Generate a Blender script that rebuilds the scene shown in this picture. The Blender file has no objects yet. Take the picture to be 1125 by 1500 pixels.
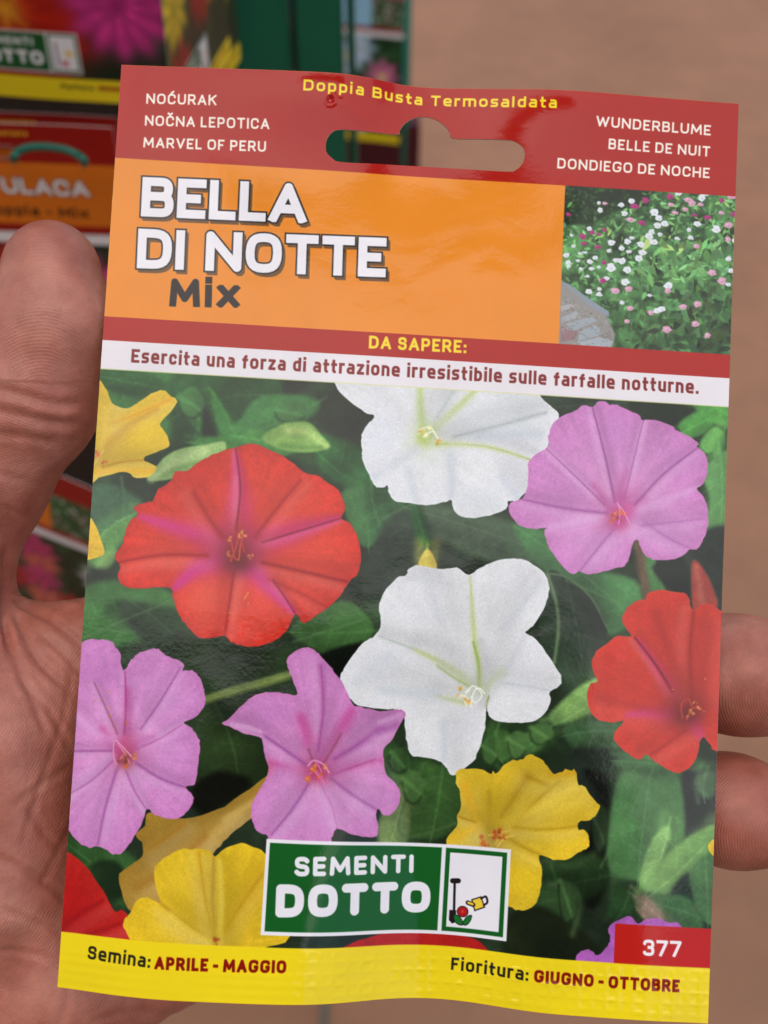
import bpy, bmesh, math
import numpy as np
from mathutils import Matrix, Vector

D = bpy.data
SC = bpy.context.scene
COL = SC.collection
rng = np.random.default_rng(7)

# ----------------------------------------------------------------------------
# camera, sky, sun, exposure
# ----------------------------------------------------------------------------
PITCH = math.radians(48.0)
EYE = np.array([0.0, 0.0, 1.45])
FPX = 1644.0                      # focal length in sheet-measuring pixels (1125 wide)
cam = D.cameras.new('camera')
cam.sensor_fit = 'HORIZONTAL'
cam.sensor_width = 26.0
cam.lens = 26.0 * FPX / 1125.0
cam.clip_start = 0.01
cam.clip_end = 200
cam.dof.use_dof = True
cam.dof.focus_distance = 0.199
cam.dof.aperture_fstop = 16.5
cam_o = D.objects.new('camera', cam)
COL.objects.link(cam_o)
cam_o.location = EYE
cam_o.rotation_euler = (math.pi / 2 - PITCH, 0, 0)
SC.camera = cam_o

SUN_EL, SUN_AZ = math.radians(70), math.radians(200)     # overcast glow, behind the photographer and a little to the left
world = D.worlds.new('World')
SC.world = world
world.use_nodes = True
wn = world.node_tree
sky = wn.nodes.new('ShaderNodeTexSky')
sky.sky_type = 'NISHITA'
sky.sun_disc = False
sky.sun_elevation = SUN_EL
sky.sun_rotation = SUN_AZ
sky.dust_density = 1.0
sky.air_density = 1.2
bg = wn.nodes['Background']
bg.inputs['Strength'].default_value = 0.11
wn.links.new(sky.outputs[0], bg.inputs['Color'])

sun = D.lights.new('sun', 'SUN')
sun.energy = 1.5
sun.angle = math.radians(84)
sun.color = (1.0, 0.86, 0.71)
sun_o = D.objects.new('sun', sun)
COL.objects.link(sun_o)
# direction towards the sun
sdir = Vector((math.sin(SUN_AZ) * math.cos(SUN_EL), math.cos(SUN_AZ) * math.cos(SUN_EL), math.sin(SUN_EL)))
sun_o.rotation_euler = sdir.to_track_quat('Z', 'Y').to_euler()
sun_o.location = (0, 0, 5)

SC.view_settings.view_transform = 'Standard'
SC.view_settings.look = 'None'
SC.view_settings.gamma = 1.0
SC.view_settings.use_curve_mapping = False
SC.view_settings.exposure = 0.68

# ----------------------------------------------------------------------------
# frames and helpers
# ----------------------------------------------------------------------------
_cp, _sp = math.cos(PITCH), math.sin(PITCH)
AX_R = np.array([1.0, 0, 0])
AX_D = np.array([0, -_sp, -_cp])
AX_F = np.array([0, _cp, -_sp])


def view_pt(X, Y, Z):
    """metres right / below / ahead of the eye -> world"""
    return EYE + X * AX_R + Y * AX_D + Z * AX_F


def at(px, py, Z):
    return view_pt((px - 562.5) / FPX * Z, (py - 750.0) / FPX * Z, Z)


def link(o):
    COL.objects.link(o)
    return o


def tag(o, label=None, cat=None, group=None, kind=None):
    if label: o['label'] = label
    if cat: o['category'] = cat
    if group: o['group'] = group
    if kind: o['kind'] = kind
    return o


def empty(name, mat):
    o = link(D.objects.new(name, None))
    o.empty_display_size = 0.01
    o.matrix_world = mat
    return o


def mesh_obj(name, verts, faces, mat=None, parent=None, smooth=True):
    me = D.meshes.new(name)
    me.from_pydata([tuple(v) for v in verts], [], [tuple(f) for f in faces])
    me.polygons.foreach_set('use_smooth', [smooth] * len(me.polygons))
    me.update()
    o = link(D.objects.new(name, me))
    if mat: me.materials.append(mat)
    if parent is not None: o.parent = parent
    return o


def quad_mesh(name, V, F):
    """fast mesh from arrays, quads only"""
    me = D.meshes.new(name)
    n = len(F)
    me.vertices.add(len(V))
    me.vertices.foreach_set('co', np.asarray(V, np.float32).ravel())
    me.loops.add(n * 4)
    me.loops.foreach_set('vertex_index', np.asarray(F, np.int32).ravel())
    me.polygons.add(n)
    me.polygons.foreach_set('loop_start', np.arange(0, n * 4, 4, dtype=np.int32))
    me.polygons.foreach_set('use_smooth', np.ones(n, bool))
    me.update(calc_edges=True)
    me.validate()
    return me


def srgb(r, g, b):
    f = lambda c: c / 12.92 if c <= 0.04045 else ((c + 0.055) / 1.055) ** 2.4
    return (f(r / 255), f(g / 255), f(b / 255), 1)


def new_mat(name):
    m = D.materials.new(name)
    m.use_nodes = True
    return m, m.node_tree.nodes, m.node_tree.links, m.node_tree.nodes['Principled BSDF']


def paint_mat(name, c1, c2, rough=0.45, scale=60, bump=0.05, spec=0.5):
    m, N, L, p = new_mat(name)
    tc = N.new('ShaderNodeTexCoord')
    nz = N.new('ShaderNodeTexNoise'); nz.inputs['Scale'].default_value = scale; nz.inputs['Detail'].default_value = 6
    L.new(tc.outputs['Object'], nz.inputs['Vector'])
    rp = N.new('ShaderNodeValToRGB')
    rp.color_ramp.elements[0].position = 0.3; rp.color_ramp.elements[0].color = c1
    rp.color_ramp.elements[1].position = 0.7; rp.color_ramp.elements[1].color = c2
    L.new(nz.outputs['Fac'], rp.inputs[0]); L.new(rp.outputs[0], p.inputs['Base Color'])
    p.inputs['Roughness'].default_value = rough
    p.inputs['Specular IOR Level'].default_value = spec
    b = N.new('ShaderNodeBump'); b.inputs['Strength'].default_value = bump; b.inputs['Distance'].default_value = 0.001
    L.new(nz.outputs['Fac'], b.inputs['Height']); L.new(b.outputs[0], p.inputs['Normal'])
    return m


# ----------------------------------------------------------------------------
# the packet sheet: its pose, its bend, and the layout coordinates of its print
# ----------------------------------------------------------------------------
PW, PH = 112.0, 162.8             # millimetres
TL = np.array([-0.04743437, -0.08080498, 0.20281432])
PA = np.array([0.99816935, 0.05999155, 0.00767876]); PA /= np.linalg.norm(PA)
PB = np.array([-0.05230804, 0.99666886, -0.06257043]); SHEAR = PA @ PB / np.linalg.norm(PB); PB -= PA * (PA @ PB); PB /= np.linalg.norm(PB)   # the bag is cut a little out of square
PN = -np.cross(PA, PB)            # towards the viewer


def smooth_profile(xs, ys, u, sig):
    g = np.linspace(-0.3, 1.3, 801)
    y = np.interp(g, xs, ys)
    k = np.exp(-0.5 * (np.arange(-100, 101) * 0.002 / sig) ** 2); k /= k.sum()
    y = np.convolve(np.pad(y, 100, mode='edge'), k, mode='valid')
    return np.interp(u, g, y)


TOPX = [0, .08, .28, .36, .41, .455, .50, .54, .62, .68, .75, .86, 1]
TOPY = [0, .7, 2.5, 2.9, 1.2, -1.7, -2.0, -1.3, 0.0, 1.3, 1.5, .7, 0]
BOTX = [0, .08, .16, .28, .38, .44, .5, .56, .62, .68, .74, .82, .9, 1]
BOTY = [0, 2.3, 3.6, 3.1, 2.3, .2, -3.0, -4.6, -4.3, -2.2, -.2, 0.1, .5, 0]


def bend(s, t):
    """height of the sheet towards the viewer, mm"""
    u, v = s / PW, t / PH
    z = smooth_profile(TOPX, TOPY, u, 0.022) * 0.8 * np.exp(-(t / 11.5) ** 2)
    z = z + smooth_profile(BOTX, BOTY, u, 0.028) * np.exp(-((PH - t) / 36.0) ** 1.6)
    body = np.clip(np.sin(np.pi * np.clip(u, 0, 1)), 0, 1) ** 1.3 * np.clip(np.sin(np.pi * np.clip((v - .06) / .90, 0, 1)), 0, 1) ** 2
    z = z + 0.8 * body
    z = z + 0.10 * np.sin(s * 0.21 + t * 0.05 + 1) * body + 0.06 * np.sin(t * 0.24 - s * .07) * body
    return z


def sheet_to_view(s, t, z=None):
    if z is None: z = bend(s, t)
    s, t, z = (np.asarray(q, float)[..., None] / 1000 for q in (s, t, z))
    s = s + SHEAR * t
    return TL + s * PA + t * PB + z * PN


def sheet_px(s, t, flat=False):
    p = sheet_to_view(s, t, np.zeros_like(np.asarray(s, float)) if flat else None)
    return np.stack([p[..., 0] / p[..., 2] * FPX + 562.5, p[..., 1] / p[..., 2] * FPX + 750], -1)


def _flat_inv(q):
    d = np.stack([(q[..., 0] - 562.5) / FPX, (q[..., 1] - 750) / FPX, np.ones(q.shape[:-1])], -1)
    k = (TL @ PN) / (d @ PN)
    h = d * k[..., None] - TL
    t = (h @ PB) * 1000
    return (h @ PA) * 1000 - SHEAR * t, t


def P(pts):
    """measured print position -> millimetres on the flattened sheet"""
    q = np.asarray(pts, float)
    one = q.ndim == 1
    q = np.atleast_2d(q)
    s, t = _flat_inv(q)
    for _ in range(8):
        s, t = _flat_inv(q - (sheet_px(s, t) - sheet_px(s, t, True)))
    r = np.stack([s, t], -1)
    return r[0] if one else r


# ----------------------------------------------------------------------------
# a small painter for printed artwork (millimetre coordinates)
# ----------------------------------------------------------------------------
def vnoise(h, w, cy, cx=None, seed=0):
    cx = cx or cy
    r = np.random.default_rng(seed)
    gh, gw = int(h / cy) + 3, int(w / cx) + 3
    g = r.random((gh, gw)).astype(np.float32)
    y = np.arange(h) / cy; x = np.arange(w) / cx
    y0 = y.astype(int); x0 = x.astype(int)
    fy = (y - y0)[:, None].astype(np.float32); fx = (x - x0)[None].astype(np.float32)
    fy = fy * fy * (3 - 2 * fy); fx = fx * fx * (3 - 2 * fx)
    a = g[y0][:, x0]; b = g[y0][:, x0 + 1]; c = g[y0 + 1][:, x0]; d = g[y0 + 1][:, x0 + 1]
    return (a * (1 - fx) + b * fx) * (1 - fy) + (c * (1 - fx) + d * fx) * fy - 0.5


def fbm(h, w, cell, octs=4, seed=0):
    o = np.zeros((h, w), np.float32); a = 1.0
    for k in range(octs):
        if cell < 1.2: break
        o += a * vnoise(h, w, cell, seed=seed + k * 31)
        cell /= 2; a *= 0.55
    return o


def catmull(pts, n=5, closed=True):
    p = np.asarray(pts, float); m = len(p); out = []
    rngm = range(m) if closed else range(m - 1)
    for i in rngm:
        if closed:
            a, b, c, d = p[i - 1], p[i], p[(i + 1) % m], p[(i + 2) % m]
        else:
            a, b, c, d = p[max(i - 1, 0)], p[i], p[i + 1], p[min(i + 2, m - 1)]
        for k in range(n):
            t = k / n
            out.append(0.5 * ((2 * b) + (c - a) * t + (2 * a - 5 * b + 4 * c - d) * t * t + (3 * b - a - 3 * c + d) * t ** 3))
    if not closed: out.append(p[-1])
    return np.array(out)


class Sheet:
    def __init__(self, w, h, R, base=(200, 200, 200)):
        self.w, self.h, self.R = w, h, R
        self.W, self.H = int(round(w * R)), int(round(h * R))
        self.a = np.empty((self.H, self.W, 3), np.float32); self.a[:] = base
        self.id = np.zeros((self.H, self.W), np.int16)

    def box(self, pts, pad):
        p = np.asarray(pts)
        x0 = max(int((p[:, 0].min() - pad) * self.R), 0); x1 = min(int((p[:, 0].max() + pad) * self.R) + 2, self.W)
        y0 = max(int((p[:, 1].min() - pad) * self.R), 0); y1 = min(int((p[:, 1].max() + pad) * self.R) + 2, self.H)
        if x1 <= x0 or y1 <= y0: return None
        X, Y = np.meshgrid((np.arange(x0, x1) + .5) / self.R, (np.arange(y0, y1) + .5) / self.R)
        return (slice(y0, y1), slice(x0, x1)), X.astype(np.float32), Y.astype(np.float32)

    def sdf(self, poly, X, Y):
        d = np.full(X.shape, 1e9, np.float32); ins = np.zeros(X.shape, bool)
        n = len(poly)
        for i in range(n):
            ax, ay = poly[i]; bx, by = poly[(i + 1) % n]
            ex, ey = bx - ax, by - ay
            l2 = ex * ex + ey * ey
            if l2 < 1e-12: continue
            wx, wy = X - ax, Y - ay
            k = np.clip((wx * ex + wy * ey) / l2, 0, 1)
            d = np.minimum(d, (wx - ex * k) ** 2 + (wy - ey * k) ** 2)
            if ay != by:
                c = (Y >= min(ay, by)) & (Y < max(ay, by)) & (wx < ex * (wy) / ey)
                ins ^= c
        d = np.sqrt(d)
        return np.where(ins, -d, d)

    def comp(self, sl, col, cov):
        self.a[sl] += (np.asarray(col, np.float32) - self.a[sl]) * cov[..., None]

    def fill(self, poly, col, soft=0.0, alpha=1.0, id=None):
        poly = np.asarray(poly, float)
        b = self.box(poly, soft * 2 + .3)
        if b is None: return
        sl, X, Y = b
        sd = self.sdf(poly, X, Y)
        if soft > 0:
            k = np.clip(0.5 - sd / (2 * soft), 0, 1); cov = k * k * (3 - 2 * k)
        else:
            cov = np.clip(0.5 - sd * self.R, 0, 1)
        self.comp(sl, col, cov * alpha)
        if id is not None: self.id[sl][sd < 0] = id

    def blob(self, c, rx, ry, ang, col, alpha):
        m = max(rx, ry) * 2.4
        b = self.box([(c[0] - m, c[1] - m), (c[0] + m, c[1] + m)], 0)
        if b is None: return
        sl, X, Y = b
        ca, sa = math.cos(ang), math.sin(ang)
        u = ((X - c[0]) * ca + (Y - c[1]) * sa) / rx; v = (-(X - c[0]) * sa + (Y - c[1]) * ca) / ry
        self.comp(sl, col, alpha * np.exp(-(u * u + v * v)))

    def dist(self, pts, X, Y):
        d = np.full(X.shape, 1e9, np.float32); tt = np.zeros(X.shape, np.float32)
        n = len(pts) - 1
        for i in range(n):
            ax, ay = pts[i]; bx, by = pts[i + 1]
            ex, ey = bx - ax, by - ay; l2 = ex * ex + ey * ey + 1e-12
            k = np.clip(((X - ax) * ex + (Y - ay) * ey) / l2, 0, 1)
            q = (X - ax - ex * k) ** 2 + (Y - ay - ey * k) ** 2
            m = q < d
            d = np.where(m, q, d); tt = np.where(m, (i + k) / n, tt)
        return np.sqrt(d), tt

    def soft_stroke(self, pts, w0, w1, col, alpha, mask=None):
        pts = np.asarray(pts, float)
        b = self.box(pts, max(w0, w1) * 2.5)
        if b is None: return
        sl, X, Y = b
        d, t = self.dist(pts, X, Y)
        w = w0 + (w1 - w0) * t
        cov = alpha * np.exp(-(d / w) ** 2)
        if mask is not None: cov = cov * mask[sl]
        self.comp(sl, col, cov)

    def line(self, pts, w, col, alpha=1.0):
        pts = np.asarray(pts, float)
        b = self.box(pts, w + .3)
        if b is None: return
        sl, X, Y = b
        d, _ = self.dist(pts, X, Y)
        self.comp(sl, col, alpha * np.clip(0.5 - (d - w / 2) * self.R, 0, 1))

    def image(self, name):
        img = D.images.new(name, self.W, self.H)
        buf = np.ones((self.H, self.W, 4), np.float32)
        buf[..., :3] = np.clip(self.a / 255.0, 0, 1)[::-1]
        img.pixels.foreach_set(buf.ravel())
        img.update()
        img.pack()
        return img


# ---- lettering: skeleton strokes (x 0..1 across, y 0..1 up to cap height, corner radius) ----
XH = 0.74
G = {
 'A': (.80, [[(0,0),(.5,1),(1,0)], [(.17,.3),(.83,.3)]]),
 'B': (.70, [[(.3,.53),(.94,.53,.2),(.94,1,.2),(0,1),(0,0),(1,0,.22),(1,.53,.22),(0,.53)]]),
 'C': (.74, [[(1,.70),(1,1,.34),(0,1,.34),(0,0,.34),(1,0,.34),(1,.30)]]),
 'D': (.76, [[(0,.5),(0,1),(1,1,.38),(1,0,.38),(0,0),(0,.5)]]),
 'E': (.62, [[(1,1),(0,1),(0,0),(1,0)], [(0,.5),(.92,.5)]]),
 'F': (.60, [[(1,1),(0,1),(0,0)], [(0,.48),(.9,.48)]]),
 'G': (.80, [[(1,.82),(1,1,.34),(0,1,.34),(0,0,.34),(1,0,.34),(1,.44),(.6,.44)]]),
 'H': (.76, [[(0,0),(0,1)], [(1,0),(1,1)], [(0,.5),(1,.5)]]),
 'I': (0, [[(0,0),(0,1)]]),
 'K': (.74, [[(0,0),(0,1)], [(1,1),(.06,.46)], [(.36,.64),(1,0)]]),
 'L': (.58, [[(0,1),(0,0),(1,0)]]),
 'M': (.98, [[(0,0),(.06,1),(.5,.22),(.94,1),(1,0)]]),
 'N': (.80, [[(0,0),(0,1),(1,0),(1,1)]]),
 'O': (.80, [[(.5,1),(1,1,.40),(1,0,.40),(0,0,.40),(0,1,.40),(.5,1)]]),
 'P': (.68, [[(0,0),(0,1),(1,1,.26),(1,.42,.26),(0,.42)]]),
 'R': (.72, [[(0,0),(0,1),(.96,1,.26),(.96,.44,.26),(0,.44)], [(.55,.44),(1,0)]]),
 'S': (.68, [[(.97,.74),(.97,1,.26),(.02,1,.26),(.02,.52,.24),(1,.52,.24),(1,0,.26),(0,0,.26),(0,.27)]]),
 'Z': (.70, [[(.98,.86),(.8,1,.12),(.02,1,.30),(.02,.53,.24),(1,.47,.24),(1,0,.30),(.2,0,.12),(0,.14)]]),   # a heavy S
 'T': (.72, [[(0,1),(1,1)], [(.5,1),(.5,0)]]),
 'U': (.76, [[(0,1),(0,0,.36),(1,0,.36),(1,1)]]),
 'V': (.80, [[(0,1),(.5,0),(1,1)]]),
 'W': (1.16, [[(0,1),(.25,0),(.5,.92),(.75,0),(1,1)]]),
 'a': (.60, [[(.10,XH),(1,XH,.22),(1,0)], [(1,.40),(0,.40,.18),(0,0,.18),(1,0)]]),
 'b': (.60, [[(0,1.02),(0,0)], [(0,XH),(1,XH,.26),(1,0,.26),(0,0)]]),
 'c': (.58, [[(1,XH*.74),(1,XH,.26),(0,XH,.26),(0,0,.26),(1,0,.26),(1,XH*.26)]]),
 'd': (.60, [[(1,1.02),(1,0)], [(1,XH),(0,XH,.26),(0,0,.26),(1,0)]]),
 'e': (.62, [[(0,.36),(1,.36),(1,XH,.26),(0,XH,.26),(0,0,.26),(.95,0)]]),
 'f': (.44, [[(.40,0),(.40,1,.2),(1,1)], [(0,.68),(.95,.68)]]),
 'i': (0, [[(0,0),(0,XH)], [(0,1.10),(0,1.11)]]),
 'l': (0, [[(0,0),(0,1.02)]]),
 'm': (.98, [[(0,0),(0,XH)], [(0,XH),(.5,XH,.2),(.5,0)], [(.4,XH),(1,XH,.22),(1,0)]]),
 'n': (.60, [[(0,0),(0,XH)], [(0,XH),(1,XH,.26),(1,0)]]),
 'o': (.64, [[(.5,XH),(1,XH,.28),(1,0,.28),(0,0,.28),(0,XH,.28),(.5,XH)]]),
 'p': (.60, [[(0,-.28),(0,XH)], [(0,XH),(1,XH,.26),(1,0,.26),(0,0)]]),
 'r': (.42, [[(0,0),(0,XH)], [(0,XH*.92),(.5,XH,.05),(1,XH)]]),
 's': (.56, [[(.96,XH),(0,XH,.16),(0,.37,.16),(1,.37,.16),(1,0,.16),(.02,0)]]),
 't': (.44, [[(.34,1.0),(.34,0,.2),(1,0)], [(0,.68),(1,.68)]]),
 'u': (.60, [[(0,XH),(0,0,.26),(1,0)], [(1,XH),(1,0)]]),
 'x': (.70, [[(0,0),(1,XH+.02)], [(0,XH+.02),(1,0)]]),
 'z': (.56, [[(0,XH),(1,XH),(0,0),(1,0)]]),
 '3': (.66, [[(0,.80),(0,1,.24),(.97,1,.24),(.97,.53,.2),(.4,.53)], [(.4,.53),(1,.53,.24),(1,0,.24),(0,0,.24),(0,.22)]]),
 '7': (.68, [[(0,1),(1,1),(.36,0)]]),
 '-': (.42, [[(0,.42),(1,.42)]]),
 '.': (0, [[(0,0),(0,.01)]]),
 ':': (0, [[(0,0),(0,.01)], [(0,.56),(0,.57)]]),
}


def round_poly(pts, n=6):
    """pts with radii -> sampled polyline and per-vertex 'sharp' flags"""
    out, sharp = [], []
    m = len(pts)
    for i, q in enumerate(pts):
        p = np.array(q[:2], float); r = q[2] if len(q) > 2 else 0
        if r > 0 and 0 < i < m - 1:
            a = np.array(pts[i - 1][:2], float); c = np.array(pts[i + 1][:2], float)
            la, lc = np.linalg.norm(a - p), np.linalg.norm(c - p)
            ra = min(r, la * (.5 if len(pts[i-1]) > 2 else 1.0)); rc = min(r, lc * (.5 if len(pts[i+1]) > 2 else 1.0))
            p0 = p + (a - p) / la * ra; p1 = p + (c - p) / lc * rc
            for k in range(n + 1):
                t = k / n
                # rounder than a plain parabola
                w = 1.25
                bz = ((1 - t) ** 2 * p0 + 2 * t * (1 - t) * w * p + t * t * p1) / ((1 - t) ** 2 + 2 * t * (1 - t) * w + t * t)
                out.append(bz); sharp.append(False)
        else:
            out.append(p); sharp.append(0 < i < m - 1)
    return np.array(out), sharp


def text_strokes(txt, cap, w, total, gap=.16, space=.36):
    """list of (polyline, sharp) in mm from the baseline start; fitted to the total width"""
    def acc(ch):
        return {'Ć': 'C', 'Č': 'C'}.get(ch, ch)
    adv, x = [], 0.0
    for ch in txt:
        if ch == ' ':
            x += space * cap; adv.append((x, 0)); continue
        gw = G[acc(ch)][0] * cap
        gw = max(gw, w)
        adv.append((x, gw)); x += gw + gap * cap
    x -= gap * cap
    k = total / x
    res = []
    for ch, (x0, gw) in zip(txt, adv):
        if ch == ' ': continue
        base = acc(ch)
        gwk, x0k = gw * k, x0 * k
        if G[base][0] == 0: gwk = w
        def tr(q):
            return (x0k + w / 2 + q[0] * max(gwk - w, 0), w / 2 + q[1] * (cap - w)) + ((q[2] * cap * 0.95,) if len(q) > 2 else ())
        def ext(a, b):
            # a stroke end is squared off past the skeleton only where it meets the edge of the letter box
            horiz = abs(a[0] - b[0]) > abs(a[1] - b[1])
            if horiz: return min(abs(a[0]), abs(a[0] - 1)) < .06
            return min(abs(a[1] - y) for y in (0, 1, XH, 1.02, -.28, 1.1, 1.11, .01, .56, .57)) < .015
        clip = (0, cap) if base in 'AKMNRVWX7' else (0, XH * (cap - w) + w) if base in 'xz' else None
        for st in G[base][1]:
            res.append(round_poly([tr(q) for q in st]) + ((ext(st[0], st[1]), ext(st[-1], st[-2])), clip))
        if ch == 'Ć':
            res.append(round_poly([tr((.42, 1.17)), tr((.72, 1.36))]) + ((True, True), None))
        if ch == 'Č':
            res.append(round_poly([tr((.22, 1.38)), tr((.5, 1.2)), tr((.78, 1.38))]) + ((True, True), None))
    return res


def put_text(sh, txt, p0, p1, cap, w, col, gap=.16, space=.36, rounded=False, outline=None, shadow=None):
    """p0 -> p1 baseline in mm; cap height and stroke width in mm"""
    p0, p1 = np.asarray(p0, float), np.asarray(p1, float)
    L = np.linalg.norm(p1 - p0); ex = (p1 - p0) / L; ey = np.array([ex[1], -ex[0]])
    strokes = text_strokes(txt, cap, w, L, gap, space)
    pad = cap * .6
    b = sh.box([p0 - ey * cap * .5, p1 - ey * cap * .5, p0 + ey * cap * 1.6, p1 + ey * cap * 1.6], pad)
    sl, X, Y = b
    U = (X - p0[0]) * ex[0] + (Y - p0[1]) * ex[1]
    V = (X - p0[0]) * ey[0] + (Y - p0[1]) * ey[1]
    d = np.full(X.shape, 1e9, np.float32)
    for pts, sharp, ex_, clip in strokes:
        # work in a column window only
        u0, u1 = pts[:, 0].min() - w * 1.6, pts[:, 0].max() + w * 1.6
        cols = np.where((U.min(0) < u1) & (U.max(0) > u0))[0]
        if len(cols) == 0: continue
        cs = slice(cols[0], cols[-1] + 1)
        u, v = U[:, cs], V[:, cs]
        dd = d[:, cs]
        n = len(pts)
        for i in range(n - 1):
            a, c = pts[i].copy(), pts[i + 1].copy()
            l = np.linalg.norm(c - a)
            if l < 1e-6: continue
            e = (c - a) / l
            e0 = e1 = 0.0
            if rounded:
                pass
            else:
                if i > 0 and sharp[i]:
                    f = (a - pts[i - 1]); f /= np.linalg.norm(f) + 1e-9
                    if abs(f @ e) < .35: e0 = w / 2
                if i < n - 2 and sharp[i + 1]:
                    f = (pts[i + 2] - c); f /= np.linalg.norm(f) + 1e-9
                    if abs(f @ e) < .35: e1 = w / 2
                if i == 0: e0 = w / 2 if ex_[0] else w * .12
                if i == n - 2: e1 = w / 2 if ex_[1] else w * .12
            al = (u - a[0]) * e[0] + (v - a[1]) * e[1]
            pe = -(u - a[0]) * e[1] + (v - a[1]) * e[0]
            if rounded:
                k = np.clip(al, 0, l)
                q = np.sqrt((al - k) ** 2 + pe ** 2) - w / 2
            else:
                q = np.maximum(np.abs(pe) - w / 2, np.maximum(-e0 - al, al - l - e1))
            if not rounded and i > 0:
                q = np.minimum(q, np.sqrt((u - a[0]) ** 2 + (v - a[1]) ** 2) - w / 2)
            if clip and not rounded:
                q = np.maximum(q, np.maximum(clip[0] - v, v - clip[1]))
            dd = np.minimum(dd, q)
        d[:, cs] = dd
    if shadow:
        (sx, sy), sc, grow = shadow
        ix, iy = int(round(sx * sh.R)), int(round(sy * sh.R))
        ds = np.full_like(d, 1e9)
        ds[max(iy, 0):, max(ix, 0):] = d[:d.shape[0] - max(iy, 0), :d.shape[1] - max(ix, 0)]
        for q in (0.33, 0.66):
            jx, jy = int(round(sx * q * sh.R)), int(round(sy * q * sh.R))
            e = np.full_like(d, 1e9); e[jy:, jx:] = d[:d.shape[0] - jy, :d.shape[1] - jx]
            ds = np.minimum(ds, e)
        sh.comp(sl, sc, np.clip(.5 - (ds - grow) * sh.R, 0, 1))
    if outline:
        oc, ow = outline
        sh.comp(sl, oc, np.clip(.5 - (d - ow) * sh.R, 0, 1))
    sh.comp(sl, col, np.clip(.5 - d * sh.R, 0, 1))


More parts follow.
